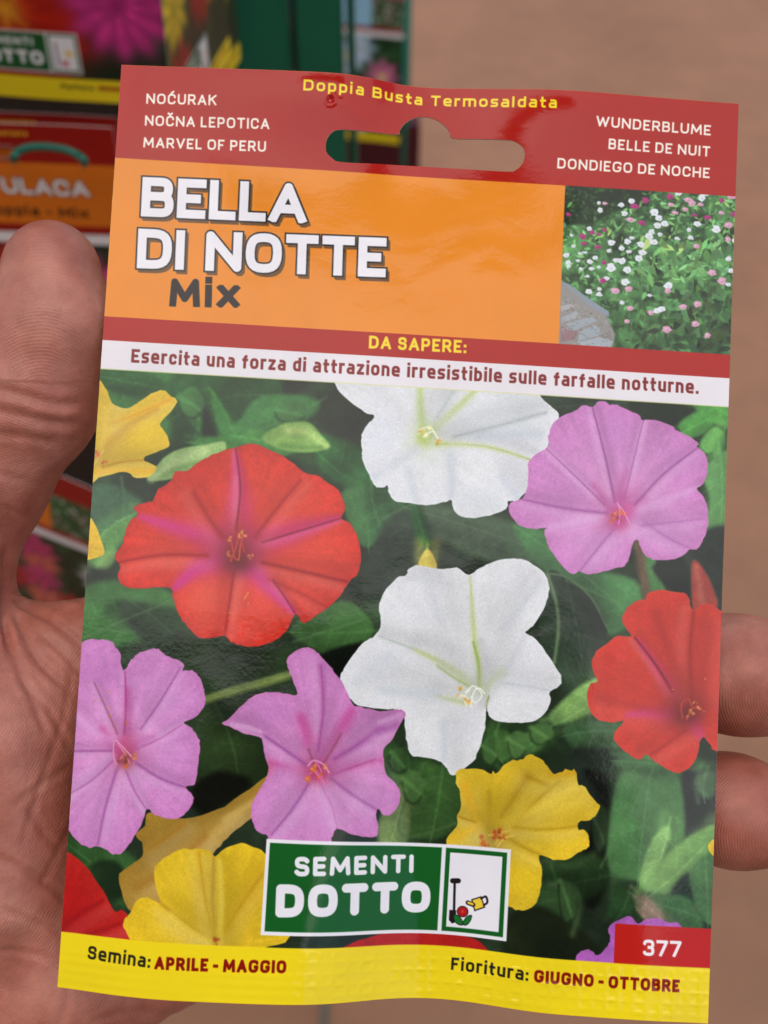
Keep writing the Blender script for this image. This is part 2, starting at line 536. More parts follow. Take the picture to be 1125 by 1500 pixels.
# ----------------------------------------------------------------------------
# flowers
# ----------------------------------------------------------------------------
def flower(sh, outline, centre, stops, veins=(), creases=(), blobs=(), throat=(), pistil=None, id=None, grain=6, rag=.05, seed=1, streak=16, rim=None):
    """all positions in mm. stops: [(t, rgb)], veins/creases: (pts, w0, w1, rgb, alpha)"""
    r = np.random.default_rng(seed)
    poly = catmull(outline, 4)
    dv = np.roll(poly, -1, 0) - np.roll(poly, 1, 0); dv /= np.linalg.norm(dv, axis=1)[:, None] + 1e-9
    nr = np.stack([dv[:, 1], -dv[:, 0]], 1)
    poly = poly + nr * (r.normal(0, rag, len(poly)))[:, None]
    b = sh.box(poly, 1.0)
    sl, X, Y = b
    sd = sh.sdf(poly, X, Y)
    cov = np.clip(.5 - sd * sh.R * 0.7, 0, 1)
    dx, dy = X - centre[0], Y - centre[1]
    rr = np.sqrt(dx * dx + dy * dy); th = np.arctan2(dy, dx)
    t = rr / (rr + np.maximum(-sd, 0) + 1e-6)
    tt = [s[0] for s in stops]
    col = np.stack([np.interp(t, tt, [s[1][k] for s in stops]) for k in range(3)], -1).astype(np.float32)
    # radial streaks: noise in (angle, radius)
    tex = np.zeros((128, 512), np.float32)
    for k, a in ((2.5, .6), (6, .5), (16, .5)):
        tex += a * vnoise(128, 512, 26 + k, k, seed=seed + int(k))
    ia = ((th + math.pi) / (2 * math.pi) * 511).astype(int) % 512
    ir = np.clip(rr / 34 * 127, 0, 127).astype(int)
    st = tex[ir, ia]
    h, w = X.shape
    iso = fbm(h, w, 2.2 * sh.R, 3, seed + 5) + 1.3 * vnoise(h, w, 5.5 * sh.R, seed=seed + 6) + .35 * fbm(h, w, .35 * sh.R, 2, seed + 4)
    crk = 1 - np.abs(fbm(h, w, 1.3 * sh.R, 4, seed + 9)) * 3.2
    crk = np.clip(crk, 0, 1) ** 4
    fade = np.clip(t * 1.6, 0, 1)
    wr = fbm(h, w, .55 * sh.R, 3, seed + 12) * np.clip((t - .3) * 2, 0, 1)
    lum = (wr * grain * 1.7 + st * streak * fade + iso * grain * 1.6 - crk * grain * .5)
    col = col * (1 + lum[..., None] / 190)
    tmp = Sheet.__new__(Sheet)
    tmp.R, tmp.W, tmp.H = sh.R, sh.W, sh.H
    tmp.a = sh.a.copy() if False else None
    # paint on a local layer
    lay = Sheet.__new__(Sheet); lay.R = sh.R; lay.W, lay.H = w, h
    lay.a = col
    ox, oy = sl[1].start / sh.R, sl[0].start / sh.R
    off = np.array([ox, oy])
    for (c, rx, ry, ang, cc, al) in blobs:
        lay.blob(np.asarray(c) - off, rx, ry, ang, cc, al)
    for k_, (pts, w0, w1, cc, al) in enumerate(list(veins) + list(creases)):
        q = np.asarray(pts, float) - off
        if len(q) == 2:
            m = (q[0] + q[1]) / 2; e = q[1] - q[0]
            m = m + np.array([-e[1], e[0]]) * r.normal(0, .025)
            q = np.array([q[0], m, q[1]])
        if k_ >= len(veins) and w0 < 1.3:
            e = q[-1] - q[0]; nn = np.array([-e[1], e[0]]) / (np.linalg.norm(e) + 1e-9)
            if nn[1] > 0: nn = -nn
            base_c = np.asarray(stops[-1][1], float)
            lay.soft_stroke(catmull(q - nn * w0 * 1.7, 6, False), w0 * 2.0, w1 * 2.0, base_c * .5 + 122, al * .38)
            lay.soft_stroke(catmull(q + nn * w0 * 2.0, 6, False), w0 * 2.6, w1 * 2.6, base_c * .80, al * .52)
        sharp_ = .72 if k_ >= len(veins) else 1.0
        lay.soft_stroke(catmull(q, 6, False), w0 * sharp_, w1 * sharp_, cc, al)
        if k_ >= len(veins) and w0 < 1.0:
            lay.soft_stroke(catmull(q, 6, False), .13, .08, np.asarray(cc, float) * .82, al * .55)
    for (c, rx, ry, ang, cc, al) in throat:
        lay.blob(np.asarray(c) - off, rx, ry, ang, cc, al)
    if rim:
        k = np.exp(-np.maximum(-sd, 0) / .28)[..., None] * .45
        lay.a += (np.asarray(rim, np.float32) - lay.a) * k
    sh.a[sl] += (lay.a - sh.a[sl]) * cov[..., None]
    if id is not None: sh.id[sl][sd < 0] = id
    if pistil:
        for (pts, w0, cc) in pistil.get('threads', ()):
            sh.line(catmull(pts, 6, False), w0, cc, .9)
        for (c, rad, cc) in pistil.get('dots', ()):
            for q_ in range(3):
                sh.blob((c[0] + r.normal(0, rad * .45), c[1] + r.normal(0, rad * .45)), rad * .42, rad * .34, r.random() * 3, np.asarray(cc) * r.uniform(.8, 1.15), .9)


def cb(*pts):
    return [P(p) for p in pts]


def px_len(v):      # measuring pixels -> mm in the middle of the sheet
    return v / 8.27


# region ids of the packet face
(HEADER, TITLE, GARDEN, RED, SLOGAN, LEAVES, BADGE, EMBLEM, NUMBER, SEAL) = range(1, 11)
FLOWER0 = 20


def front_artwork():
    R = 11.0
    sh = Sheet(PW, PH, R, (45, 62, 38))
    sh.id[:] = LEAVES
    H, W = sh.H, sh.W
    # ---- levels of the bands (mm) ----
    tH = np.mean([P((172, 234))[1], P((1079, 285))[1]])
    tO = np.mean([P((148, 468))[1], P((821, 499))[1]])
    tR = np.mean([P((143, 501))[1], P((1073, 550.5))[1]])
    tW = np.mean([P((140, 543))[1], P((1070, 592.5))[1]])
    tY = np.mean([P((90, 1366))[1], P((1039, 1420))[1], P((560, 1382))[1]])
    sG = np.mean([P((826, 268))[0], P((821, 497))[0]])

    # ---- out-of-focus leaves behind the flowers ----
    lr = np.random.default_rng(4)

    def leaf(pts, col, soft=.9, alpha=1.0, sm=True):
        q = P(pts)
        col = np.asarray(col, float) * 1.12 + (0, 6, 0)
        pol = catmull(q, 4) if sm else q
        sh.fill(pol, col, soft * .7, alpha)
        c = q.mean(0); ev, ew = np.linalg.eigh(np.cov((q - c).T))
        L_, w_ = math.sqrt(ev[1]) * 1.5, math.sqrt(ev[0]) * 1.5
        if L_ > 3.0 and col[1] > 70:
            ax, ay_ = ew[:, 1], ew[:, 0]
            bendv = lr.normal(0, .12)
            mid = [c + ax * L_ * k + ay_ * w_ * bendv * (1 - k * k) * 2 for k in (-1, -.5, 0, .5, 1)]
            lite = np.minimum(col * 1.28 + 8, 235)
            sh.fill([c + (p_ - c) * np.array([1, 1]) for p_ in pol], col * .86, .8, .0)
            sh.soft_stroke(mid, .32, .14, lite, .36)
            sh.soft_stroke([m_ + ay_ * w_ * .5 for m_ in mid], w_ * .45, w_ * .2, np.minimum(col * 1.16, 235), .35)
            sh.soft_stroke([m_ - ay_ * w_ * .55 for m_ in mid], w_ * .45, w_ * .2, col * .78, .40)
            for k in (-.6, -.25, .1, .45) if L_ > 4.5 else ():
                for sg in (-1, 1):
                    p0 = c + ax * L_ * k
                    sh.soft_stroke([p0, p0 + ax * L_ * .22 + ay_ * sg * w_ * .8], .20, .08, lite, .15)
    leaf([(120, 540), (262, 540), (262, 600), (235, 660), (130, 660)], (52, 104, 46), 1.2)
    leaf([(120, 535), (200, 540), (250, 570), (200, 580), (130, 560)], (38, 88, 38), .8)
    leaf([(258, 545), (420, 545), (470, 600), (400, 680), (300, 690), (255, 640)], (34, 74, 34), 1.5)
    leaf([(420, 548), (520, 555), (545, 612), (500, 640), (430, 610)], (38, 44, 36), 1.6)
    leaf([(268, 582), (296, 612), (330, 648), (300, 640), (275, 612)], (44, 100, 40), .7)
    leaf([(312, 572), (338, 610), (350, 650), (326, 640), (312, 605)], (46, 106, 42), .7)
    leaf([(384, 592), (366, 618), (336, 652), (346, 622)], (50, 108, 46), .7)
    leaf([(300, 600), (320, 640), (316, 660), (296, 640)], (22, 44, 22), .9)
    leaf([(368, 590), (440, 578), (470, 594), (440, 622), (390, 640), (352, 650)], (52, 104, 50), .9)
    leaf([(276, 648), (320, 640), (350, 655), (320, 668)], (48, 100, 40), .8)
    leaf([(460, 640), (520, 650), (560, 700), (520, 720), (470, 690)], (36, 84, 38), 1.2)
    leaf([(345, 640), (400, 632), (440, 655), (400, 668)], (62, 122, 52), .8)
    leaf([(500, 722), (545, 716), (578, 722), (566, 770), (545, 800), (522, 790)], (56, 98, 50), .6)
    leaf([(530, 725), (575, 722), (600, 760), (560, 800)], (48, 84, 46), .9)
    leaf([(575, 750), (650, 770), (700, 800), (680, 830), (600, 830), (560, 900), (530, 860)], (46, 56, 44), 1.5)
    leaf([(600, 740), (660, 745), (760, 770), (800, 800), (760, 830), (660, 800)], (64, 80, 58), 1.4)
    leaf([(605, 742), (625, 760), (632, 800), (612, 790)], (30, 78, 32), 1.0)
    leaf([(118, 720), (170, 712), (210, 740), (190, 790), (150, 810), (124, 800)], (58, 88, 62), 1.2)
    leaf([(124, 800), (160, 772), (196, 756), (180, 790), (140, 830)], (86, 132, 66), 1.2)
    leaf([(140, 830), (150, 810), (172, 806), (160, 830)], (120, 160, 84), 1.0, .7)
    leaf([(110, 870), (170, 850), (250, 868), (262, 920), (210, 940), (110, 945)], (56, 98, 46), 1.3)
    leaf([(170, 880), (270, 900), (300, 960), (280, 1010), (220, 950)], (40, 62, 34), 1.3)
    leaf([(250, 930), (330, 945), (430, 960), (420, 1000), (330, 1010), (300, 1040)], (36, 52, 26), 1.2)
    leaf([(430, 915), (500, 880), (540, 905), (545, 935), (510, 968), (440, 940)], (56, 92, 42), .8)
    leaf([(470, 960), (545, 940), (510, 975), (500, 1000)], (22, 26, 16), .8)
    leaf([(300, 1040), (330, 1060), (390, 1100), (380, 1150), (300, 1190), (285, 1110)], (42, 58, 26), 1.5)
    leaf([(280, 1160), (320, 1130), (370, 1150), (300, 1195)], (24, 22, 12), 1.3)
    leaf([(298, 1022), (340, 1006), (424, 984), (424, 994), (350, 1016), (300, 1030)], (86, 96, 44), .6)
    leaf([(90, 1215), (130, 1240), (190, 1250), (205, 1290), (180, 1330), (140, 1290), (90, 1250)], (48, 82, 38), 1.0)
    leaf([(130, 1270), (170, 1262), (190, 1300), (160, 1320)], (34, 52, 28), .9)
    # right and centre
    leaf([(810, 575), (960, 580), (920, 600), (830, 620)], (44, 58, 40), 1.0)
    leaf([(930, 585), (1075, 590), (1075, 680), (1040, 690), (990, 640), (940, 610)], (30, 48, 28), 1.0)
    leaf([(995, 620), (1030, 600), (1050, 612), (1030, 635), (1004, 640)], (66, 132, 52), .6)
    leaf([(1010, 585), (1045, 590), (1070, 600), (1070, 625), (1040, 615)], (70, 138, 52), .8)
    leaf([(1025, 650), (1045, 626), (1060, 634), (1058, 652), (1038, 664)], (92, 156, 66), .5)
    leaf([(1044, 655), (1058, 640), (1056, 672), (1050, 680)], (74, 130, 58), .6)
    leaf([(1030, 690), (1075, 662), (1075, 785), (1036, 778), (1040, 730)], (78, 124, 66), .6)
    leaf([(1036, 775), (1072, 780), (1070, 900), (1010, 860), (1000, 810)], (46, 52, 46), 1.0)
    leaf([(750, 770), (800, 780), (830, 830), (930, 850), (935, 900), (890, 930), (860, 880), (800, 840)], (66, 112, 62), .9)
    leaf([(940, 805), (958, 820), (975, 860), (970, 890), (945, 880)], (62, 108, 56), .7)
    leaf([(955, 830), (1000, 815), (1015, 880), (985, 868)], (38, 42, 36), .9)
    leaf([(801, 840), (830, 846), (866, 876), (888, 918), (886, 960), (850, 1000), (815, 985), (790, 930)], (46, 58, 44), .35)
    leaf([(840, 990), (900, 960), (930, 1000), (880, 1060), (830, 1060)], (46, 60, 42), 1.2)
    leaf([(806, 1046), (850, 1005), (884, 994), (884, 1030), (850, 1052), (815, 1062)], (112, 146, 74), .7)
    leaf([(824, 1070), (880, 1056), (916, 1066), (906, 1096), (850, 1100)], (60, 90, 54), .9)
    leaf([(850, 1094), (930, 1110), (950, 1150), (880, 1180), (840, 1140)], (40, 46, 38), 1.3)
    leaf([(855, 1130), (892, 1150), (890, 1290), (862, 1330), (850, 1260), (880, 1180)], (24, 24, 19), 1.2)
    leaf([(898, 1170), (920, 1120), (958, 1104), (1000, 1140), (1004, 1220), (970, 1280), (930, 1290), (890, 1270)], (66, 104, 58), 1.0)
    leaf([(900, 1120), (940, 1108), (1000, 1130), (1030, 1120), (1000, 1150)], (60, 96, 54), .8)
    leaf([(1000, 1130), (1045, 1140), (1050, 1200), (1010, 1230), (1002, 1180)], (44, 46, 44), 1.0)
    leaf([(1020, 1140), (1046, 1130), (1046, 1164), (1028, 1166)], (74, 100, 68), .8)
    leaf([(936, 1300), (950, 1240), (974, 1210), (984, 1222), (972, 1256), (966, 1300)], (112, 152, 80), .6)
    leaf([(956, 1276), (1000, 1232), (1050, 1208), (1050, 1244), (1000, 1290), (980, 1310), (952, 1304)], (104, 142, 72), .7)
    leaf([(985, 1300), (1012, 1278), (1006, 1330), (980, 1336)], (44, 56, 44), .9)
    leaf([(1010, 1280), (1050, 1250), (1050, 1350), (1028, 1340)], (66, 100, 56), .7)
    leaf([(950, 1320), (1000, 1312), (1024, 1340), (1024, 1365), (960, 1350)], (58, 92, 50), .7)
    leaf([(924, 1318), (944, 1312), (975, 1346), (950, 1352)], (122, 96, 80), .5)
    leaf([(905, 1300), (930, 1320), (920, 1342), (890, 1340)], (40, 70, 36), .8)
    leaf([(800, 1270), (870, 1250), (892, 1290), (850, 1320), (810, 1300)], (36, 58, 28), 1.0)
    leaf([(776, 1300), (812, 1292), (842, 1316), (840, 1370), (780, 1380)], (44, 66, 34), .8)
    leaf([(750, 1340), (800, 1330), (880, 1390), (840, 1415), (740, 1400)], (34, 40, 22), 1.0)
    leaf([(560, 1080), (600, 1110), (640, 1130), (600, 1210), (560, 1200)], (46, 76, 34), 1.0)
    leaf([(612, 1120), (676, 1140), (672, 1200), (640, 1230), (590, 1210)], (52, 82, 36), .8)
    leaf([(700, 1080), (722, 1060), (770, 1066), (820, 1080), (760, 1120), (700, 1120)], (40, 64, 32), 1.0)
    leaf([(722, 1072), (746, 1074), (748, 1110), (728, 1112)], (66, 104, 46), .7)
    leaf([(758, 1080), (790, 1072), (800, 1090), (766, 1108)], (64, 98, 48), .7)
    leaf([(590, 1150), (600, 1180), (594, 1235), (560, 1240), (556, 1200)], (96, 112, 58), .8)
    leaf([(612, 832), (626, 803), (640, 832)], (196, 166, 60), .3)
    sh.soft_stroke(catmull(P([(802, 842), (814, 880), (818, 920), (812, 970)]), 5, False), .35, .3, (104, 132, 84), .85)
    sh.soft_stroke(catmull(P([(801, 840), (830, 846), (866, 876), (888, 918)]), 5, False), .2, .2, (100, 128, 84), .6)
    sh.soft_stroke(catmull(P([(935, 790), (940, 830), (950, 880)]), 5, False), 1.1, .8, (112, 78, 58), .9)
    sh.soft_stroke(catmull(P([(672, 1205), (600, 1226), (585, 1200), (620, 1120)]), 5, False), .35, .3, (76, 106, 52), .6)
    sh.soft_stroke(catmull(P([(800, 1262), (840, 1268), (880, 1240), (886, 1190)]), 5, False), .8, .8, (60, 90, 44), .5)
    sh.soft_stroke(catmull(P([(806, 1296), (840, 1300), (850, 1330), (838, 1370)]), 5, False), .6, .6, (74, 104, 56), .55)
    for pts, col in (([(590, 1140), (606, 1128), (622, 1150), (610, 1176), (594, 1170)], (74, 116, 52)), ([(572, 1102), (590, 1096), (600, 1118), (586, 1132), (572, 1124)], (60, 100, 44)),
                     ([(744, 1082), (760, 1070), (774, 1086), (764, 1108), (750, 1110)], (84, 128, 60)), ([(778, 1066), (800, 1060), (812, 1074), (796, 1090), (780, 1086)], (72, 112, 52)),
                     ([(706, 1092), (720, 1076), (734, 1096), (722, 1120), (708, 1114)], (70, 112, 50)), ([(820, 1290), (842, 1300), (846, 1334), (830, 1352), (820, 1330)], (56, 88, 42)),
                     ([(868, 1196), (884, 1180), (890, 1220), (880, 1250), (868, 1232)], (50, 74, 40)), ([(262, 582), (284, 566), (300, 590), (286, 612), (268, 606)], (62, 118, 54)),
                     ([(404, 600), (430, 588), (452, 600), (436, 618), (410, 616)], (66, 120, 58)), ([(1000, 680), (1020, 668), (1034, 690), (1022, 712), (1006, 704)], (56, 98, 50))):
        q = catmull(P(pts), 4)
        sh.fill(q, col, .35, .85)
        sh.soft_stroke([q[0], q.mean(0), q[len(q) // 2]], .5, .25, np.array(col) * 1.35, .55)
        sh.soft_stroke(q[len(q) // 2:], .3, .3, np.array(col) * .6, .5)
    # buds
    q = catmull(P([(217, 704), (226, 688), (242, 669), (266, 657), (298, 652), (330, 648), (320, 680), (260, 700)]), 5)
    sh.fill(q, (146, 186, 98), .25)
    sh.soft_stroke(P([(222, 702), (250, 680), (300, 660)]), .7, .9, (178, 204, 124), .7)
    sh.soft_stroke(P([(240, 696), (270, 684), (300, 676)]), .5, .6, (104, 150, 66), .6)
    q = catmull(P([(384, 640), (404, 626), (424, 619), (452, 619), (470, 637), (483, 654), (458, 662), (424, 661), (396, 652)]), 5)
    sh.fill(q, (132, 182, 78), .35)
    sh.soft_stroke(P([(420, 630), (450, 632), (478, 654)]), .9, .5, (182, 212, 108), .8)
    sh.soft_stroke(P([(410, 652), (440, 656), (470, 655)]), .6, .4, (84, 140, 52), .6)
    sh.fill(catmull(P([(1013, 832), (1019, 821), (1032, 836), (1045, 862), (1051, 890), (1030, 895), (1015, 893)]), 4), (176, 60, 46), .4)
    sh.soft_stroke(P([(1020, 832), (1030, 886)]), .6, .6, (204, 118, 90), .5)
    # print mottling over the leaves
    n = fbm(H, W, 5 * R, 6, 3)[..., None]
    sh.a *= 1 + .22 * n
    lum = sh.a.mean(-1, keepdims=True)
    sh.a *= np.clip((lum / 74.0) ** .62, .42, 1.0)
    lum = sh.a.mean(-1, keepdims=True)
    sh.a += (lum - sh.a) * .14
    leafn = 1 - np.abs(fbm(H, W, 2.6 * R, 4, 61)) * 3.0
    sh.a *= 1 + .10 * (np.clip(leafn, 0, 1) ** 5)[..., None]
    # veins: faint fans in the leaves
    for (a, b2) in [((560, 760), (640, 720)), ((880, 1270), (960, 1120)), ((430, 940), (540, 905)), ((130, 930), (250, 880)), ((830, 850), (920, 890))]:
        sh.soft_stroke(P([a, b2]), .3, .2, (100, 134, 84), .35)

    FL = []   # labels of printed flowers by id

    def fid(label):
        FL.append(label)
        return FLOWER0 + len(FL) - 1

    PK0, PK1, PK2 = (206, 140, 196), (214, 150, 206), (186, 106, 172)
    pink_stops = [(0, (180, 66, 112)), (.09, (214, 88, 140)), (.22, (220, 136, 184)), (.5, (218, 148, 198)), (.85, (210, 136, 192)), (1, (206, 130, 188))]

    def vein(c, p, col, w0=.9, w1=.25, al=.7, st=.0):
        c, p = P(c), P(p)
        return ([c + (p - c) * st, p], w0, w1, col, al)

    # --- behind: ochre trumpet, lower left ---
    f = fid('dull ochre trumpet flower behind the lower left yellow flower')
    C = P((300, 1235))
    flower(sh, P([(402, 1132), (354, 1164), (319, 1186), (269, 1199), (219, 1190), (212, 1209), (199, 1223), (209, 1238), (205, 1259), (175, 1280), (180, 1312), (194, 1335), (260, 1330), (300, 1270), (318, 1244), (338, 1222), (369, 1197), (404, 1160)]), C,
           [(0, (196, 150, 56)), (.6, (198, 156, 60)), (1, (170, 130, 46))],
           creases=[vein((350, 1195), (230, 1270), (214, 174, 84), 1.2, 1.6, .6), vein((300, 1225), (200, 1300), (164, 112, 34), 1, 1.4, .6),
                    vein((390, 1165), (330, 1200), (214, 180, 96), .9, .9, .6), vein((270, 1205), (215, 1245), (176, 124, 40), .8, .8, .6)], id=f, streak=8, rag=.08, seed=40)
    f = fid('bright red petal in the lower left corner of the picture')
    flower(sh, P([(70, 1244), (93, 1246), (116, 1259), (134, 1280), (155, 1312), (168, 1335), (178, 1333), (187, 1342), (189, 1369), (194, 1400), (70, 1400)]), P((60, 1400)),
           [(0, (150, 26, 24)), (.6, (186, 26, 26)), (1, (196, 40, 34))], creases=[vein((90, 1360), (150, 1320), (140, 18, 22), 1, .6, .5), vein((100, 1380), (185, 1350), (146, 20, 22), 1, .6, .5)], id=f, streak=14, seed=41)
    # yellow, lower left front
    f = fid('yellow flower cut by the yellow seal and the green badge')
    C = P((316, 1383))
    Y0, Y1, Y2 = (226, 184, 36), (238, 202, 52), (192, 142, 20)
    flower(sh, P([(180, 1355), (186, 1342), (191, 1337), (201, 1319), (216, 1315), (235, 1323), (228, 1298), (226, 1276), (232, 1264), (244, 1255), (256, 1248), (269, 1243), (280, 1245), (290, 1243), (306, 1246), (315, 1254), (330, 1243), (354, 1235), (372, 1241), (388, 1250), (420, 1290), (425, 1372), (383, 1390), (340, 1420), (200, 1420), (190, 1376)]), C,
           [(0, (206, 120, 30)), (.06, (196, 150, 40)), (.25, (216, 178, 40)), (1, (230, 190, 38))],
           creases=[vein(C_ := (316, 1383), (313, 1256), (170, 130, 26), .9, .5, .75), vein((316, 1383), (236, 1324), (184, 140, 26), .8, .5, .6),
                    vein((316, 1383), (292, 1250), (198, 152, 30), .8, .5, .5), vein((316, 1383), (385, 1280), (196, 150, 30), .8, .6, .5),
                    vein((322, 1380), (322, 1262), (248, 222, 92), .8, .6, .5), vein((306, 1380), (250, 1340), (246, 214, 80), .9, .9, .5)],
           blobs=[(P((262, 1290)), 3, 5, 0, (240, 204, 50), .6), (P((240, 1345)), 5, 3, 0, (236, 196, 44), .6), (P((296, 1300)), 1.5, 6, .1, (204, 156, 26), .5), (P((380, 1300)), 2, 6, .5, (204, 154, 30), .5)],
           pistil=dict(dots=[(P((314, 1377)), .8, (150, 70, 30)), (P((317, 1381)), .5, (220, 120, 40))]), id=f, seed=42)
    # yellow, top left
    f = fid('yellow flower at the left edge below the white strip')
    flower(sh, P([(141, 552), (155, 568), (165, 591), (184, 598), (200, 591), (221, 577), (238, 571), (249, 579), (259, 586), (255, 598), (235, 620), (243, 634), (248, 653), (235, 660), (210, 672), (229, 684), (221, 697), (200, 700), (181, 691), (145, 700), (120, 706), (115, 540)]), P((142, 676)),
           [(0, (190, 110, 40)), (.12, (214, 170, 56)), (.5, (228, 186, 46)), (1, (236, 196, 48))],
           creases=[vein((150, 660), (230, 600), (200, 138, 24), 1.4, .8, .7), vein((165, 620), (250, 585), (238, 170, 34), .7, .7, .6), vein((142, 676), (155, 600), (240, 204, 84), 1, 1, .6),
                    vein((142, 690), (220, 690), (238, 180, 34), 1, .8, .7), vein((150, 684), (215, 674), (196, 140, 30), .5, .4, .6)],
           blobs=[(P((215, 636)), 3.4, 3, 0, (238, 200, 40), .8), (P((180, 596)), 1.3, .9, 0, (250, 240, 190), .5)],
           pistil=dict(threads=[(P([(132, 690), (146, 668), (152, 660)]), .25, (226, 190, 110))], dots=[(P((147, 664)), .8, (206, 96, 50)), (P((152, 676)), .55, (190, 70, 44)), (P((141, 668)), .6, (210, 120, 60))]), id=f, seed=43)
    f = fid('small yellow petal at the left edge beside the red flower')
    flower(sh, P([(105, 745), (126, 750), (131, 759), (136, 762), (148, 790), (151, 813), (119, 822), (105, 824)]), P((100, 800)), [(0, (214, 160, 40)), (1, (240, 196, 58))], id=f, seed=44)
    f = fid('tiny yellow petal at the right edge above the number box')
    flower(sh, P([(1060, 1226), (1044, 1230), (1037, 1240), (1044, 1253), (1060, 1256)]), P((1062, 1240)), [(0, (220, 170, 40)), (1, (236, 196, 50))], id=f, seed=45)

    # white, top
    f = fid('white flower under the white strip, partly behind a pink one')
    C = (622, 641)
    flower(sh, P([(488, 545), (490, 558), (497, 574), (514, 589), (534, 604), (548, 609), (544, 616), (532, 630), (529, 645), (530, 660), (531, 675), (541, 697), (549, 712), (561, 714), (568, 711), (569, 722), (578, 733), (598, 737), (625, 740), (649, 736), (661, 733), (664, 746), (676, 757), (703, 758), (730, 751), (743, 743), (745, 734), (757, 734), (769, 722), (790, 710), (800, 660), (819, 612), (809, 597), (798, 587), (789, 575), (785, 550)]), P(C),
           [(0, (176, 194, 96)), (.10, (200, 212, 142)), (.22, (222, 228, 206)), (.45, (230, 231, 226)), (1, (227, 228, 225))],
           creases=[vein(C, (615, 560), (182, 206, 110), 1.5, .8, .75), vein(C, (702, 566), (182, 206, 104), 1.4, .7, .75), vein((640, 650), (779, 674), (196, 210, 120), .9, .35, .8),
                    vein((664, 640), (800, 604), (176, 184, 180), .9, .6, .6), vein((640, 612), (668, 566), (196, 204, 196), .9, 1, .6), vein((700, 640), (790, 635), (186, 196, 198), 1.8, 1.6, .55), vein((600, 690), (610, 735), (204, 210, 212), 1.4, 1.0, .6), vein((660, 668), (661, 730), (196, 204, 206), 1.6, .8, .6),
                    vein((610, 660), (546, 700), (202, 208, 212), 1.5, 1.2, .5), vein((735, 700), (760, 730), (202, 206, 212), 1.2, 1.0, .6)],
           blobs=[(P((560, 640)), 3, 5, .2, (232, 234, 238), .7), (P((700, 610)), 6, 3.5, -.5, (222, 228, 226), .5), (P((700, 730)), 4, 2, 0, (206, 214, 214), .5), (P((765, 600)), 3, 3, 0, (204, 212, 208), .5)],
           pistil=dict(threads=[(P([(614, 630), (630, 626), (640, 640)]), .35, (236, 236, 190)), (P([(620, 640), (634, 632), (642, 644)]), .3, (240, 240, 214)), (P([(612, 636), (622, 630)]), .3, (236, 226, 150))],
                       dots=[(P((644, 644)), .7, (236, 170, 60)), (P((617, 633)), .6, (240, 196, 90)), (P((625, 637)), .9, (240, 230, 170))]), id=f, grain=2.5, streak=8, rim=(236, 240, 236), seed=46)
    # pink right
    f = fid('large mauve pink flower at the right, overlapping a white one')
    C = (907, 760)
    pale, deep, mag = (226, 170, 214), (164, 90, 154), (196, 64, 134)
    flower(sh, P([(868, 596), (875, 588), (887, 588), (893, 593), (904, 593), (922, 602), (936, 608), (942, 615), (960, 615), (983, 623), (992, 631), (1011, 640), (1023, 650), (1021, 655), (1032, 663), (1037, 679), (1035, 698), (1028, 711), (1021, 716), (1032, 730), (1037, 749), (1036, 775), (1029, 794), (1021, 805), (1010, 805), (1002, 813), (983, 820), (960, 820), (947, 815), (939, 803), (935, 792), (928, 794), (923, 813), (915, 829), (896, 834), (874, 840), (858, 841), (848, 837), (840, 841), (829, 835), (815, 818), (803, 799), (797, 780), (799, 773), (781, 775), (762, 770), (749, 756), (745, 743), (750, 735), (765, 730), (773, 711), (774, 680), (784, 666), (802, 655), (803, 639), (810, 621), (826, 608), (842, 602), (855, 593)]), P(C),
           pink_stops,
           veins=[vein(C, (920, 690), mag, 1.5, .7, .5), vein(C, (868, 712), mag, 1.2, .6, .5), vein(C, (944, 732), mag, 1.4, .8, .4),
                  vein(C, (943, 617), pale, .9, .8, .65, .3), vein(C, (802, 656), pale, .9, .8, .65, .35), vein(C, (1021, 715), pale, .9, .7, .6, .3), vein((880, 755), (799, 774), pale, 1.0, 1.0, .7), vein((925, 775), (932, 792), pale, 1.2, 1, .7)],
           creases=[vein(C, (868, 597), deep, .45, .25, .75, .15), vein(C, (942, 617), (190, 110, 176), .35, .25, .6, .2), vein(C, (1022, 656), deep, .5, .3, .65, .2), vein((890, 752), (763, 731), deep, .6, .35, .6), vein(C, (800, 657), (180, 96, 160), .35, .2, .6, .2),
                    vein((898, 776), (848, 838), (176, 106, 168), .6, .4, .55), vein((945, 765), (1012, 804), (182, 112, 174), .7, .5, .55), vein((940, 770), (1030, 760), (184, 112, 176), .5, .4, .4)],
           blobs=[(P((870, 800)), 5, 4, .4, (218, 156, 208), .5), (P((985, 780)), 5, 3.5, 0, (220, 160, 210), .5), (P((835, 720)), 4, 3, 0, (190, 118, 182), .4), (P((900, 640)), 3.5, 5, 0, (200, 132, 196), .4), (P((990, 670)), 4, 3, .4, (202, 134, 196), .4)],
           throat=[(P((904, 764)), 2.0, 1.6, 0, (190, 84, 128), .8), (P((912, 740)), 2, 3.4, .3, (200, 84, 146), .5)],
           pistil=dict(threads=[(P([(905, 738), (914, 750), (922, 766)]), .22, (226, 160, 200)), (P([(906, 768), (908, 750), (904, 736)]), .2, (230, 150, 190)), (P([(900, 766), (905, 752)]), .3, (200, 80, 140))],
                       dots=[(P((899, 757)), .7, (226, 120, 50)), (P((904, 750)), .6, (226, 130, 60)), (P((911, 750)), .7, (220, 110, 50)), (P((896, 762)), .5, (214, 110, 40)), (P((905, 762)), .5, (160, 70, 60))]), id=f, rim=(206, 120, 180), seed=47)
    # white centre
    f = fid('large white flower in the middle of the picture')
    C = (692, 1016)
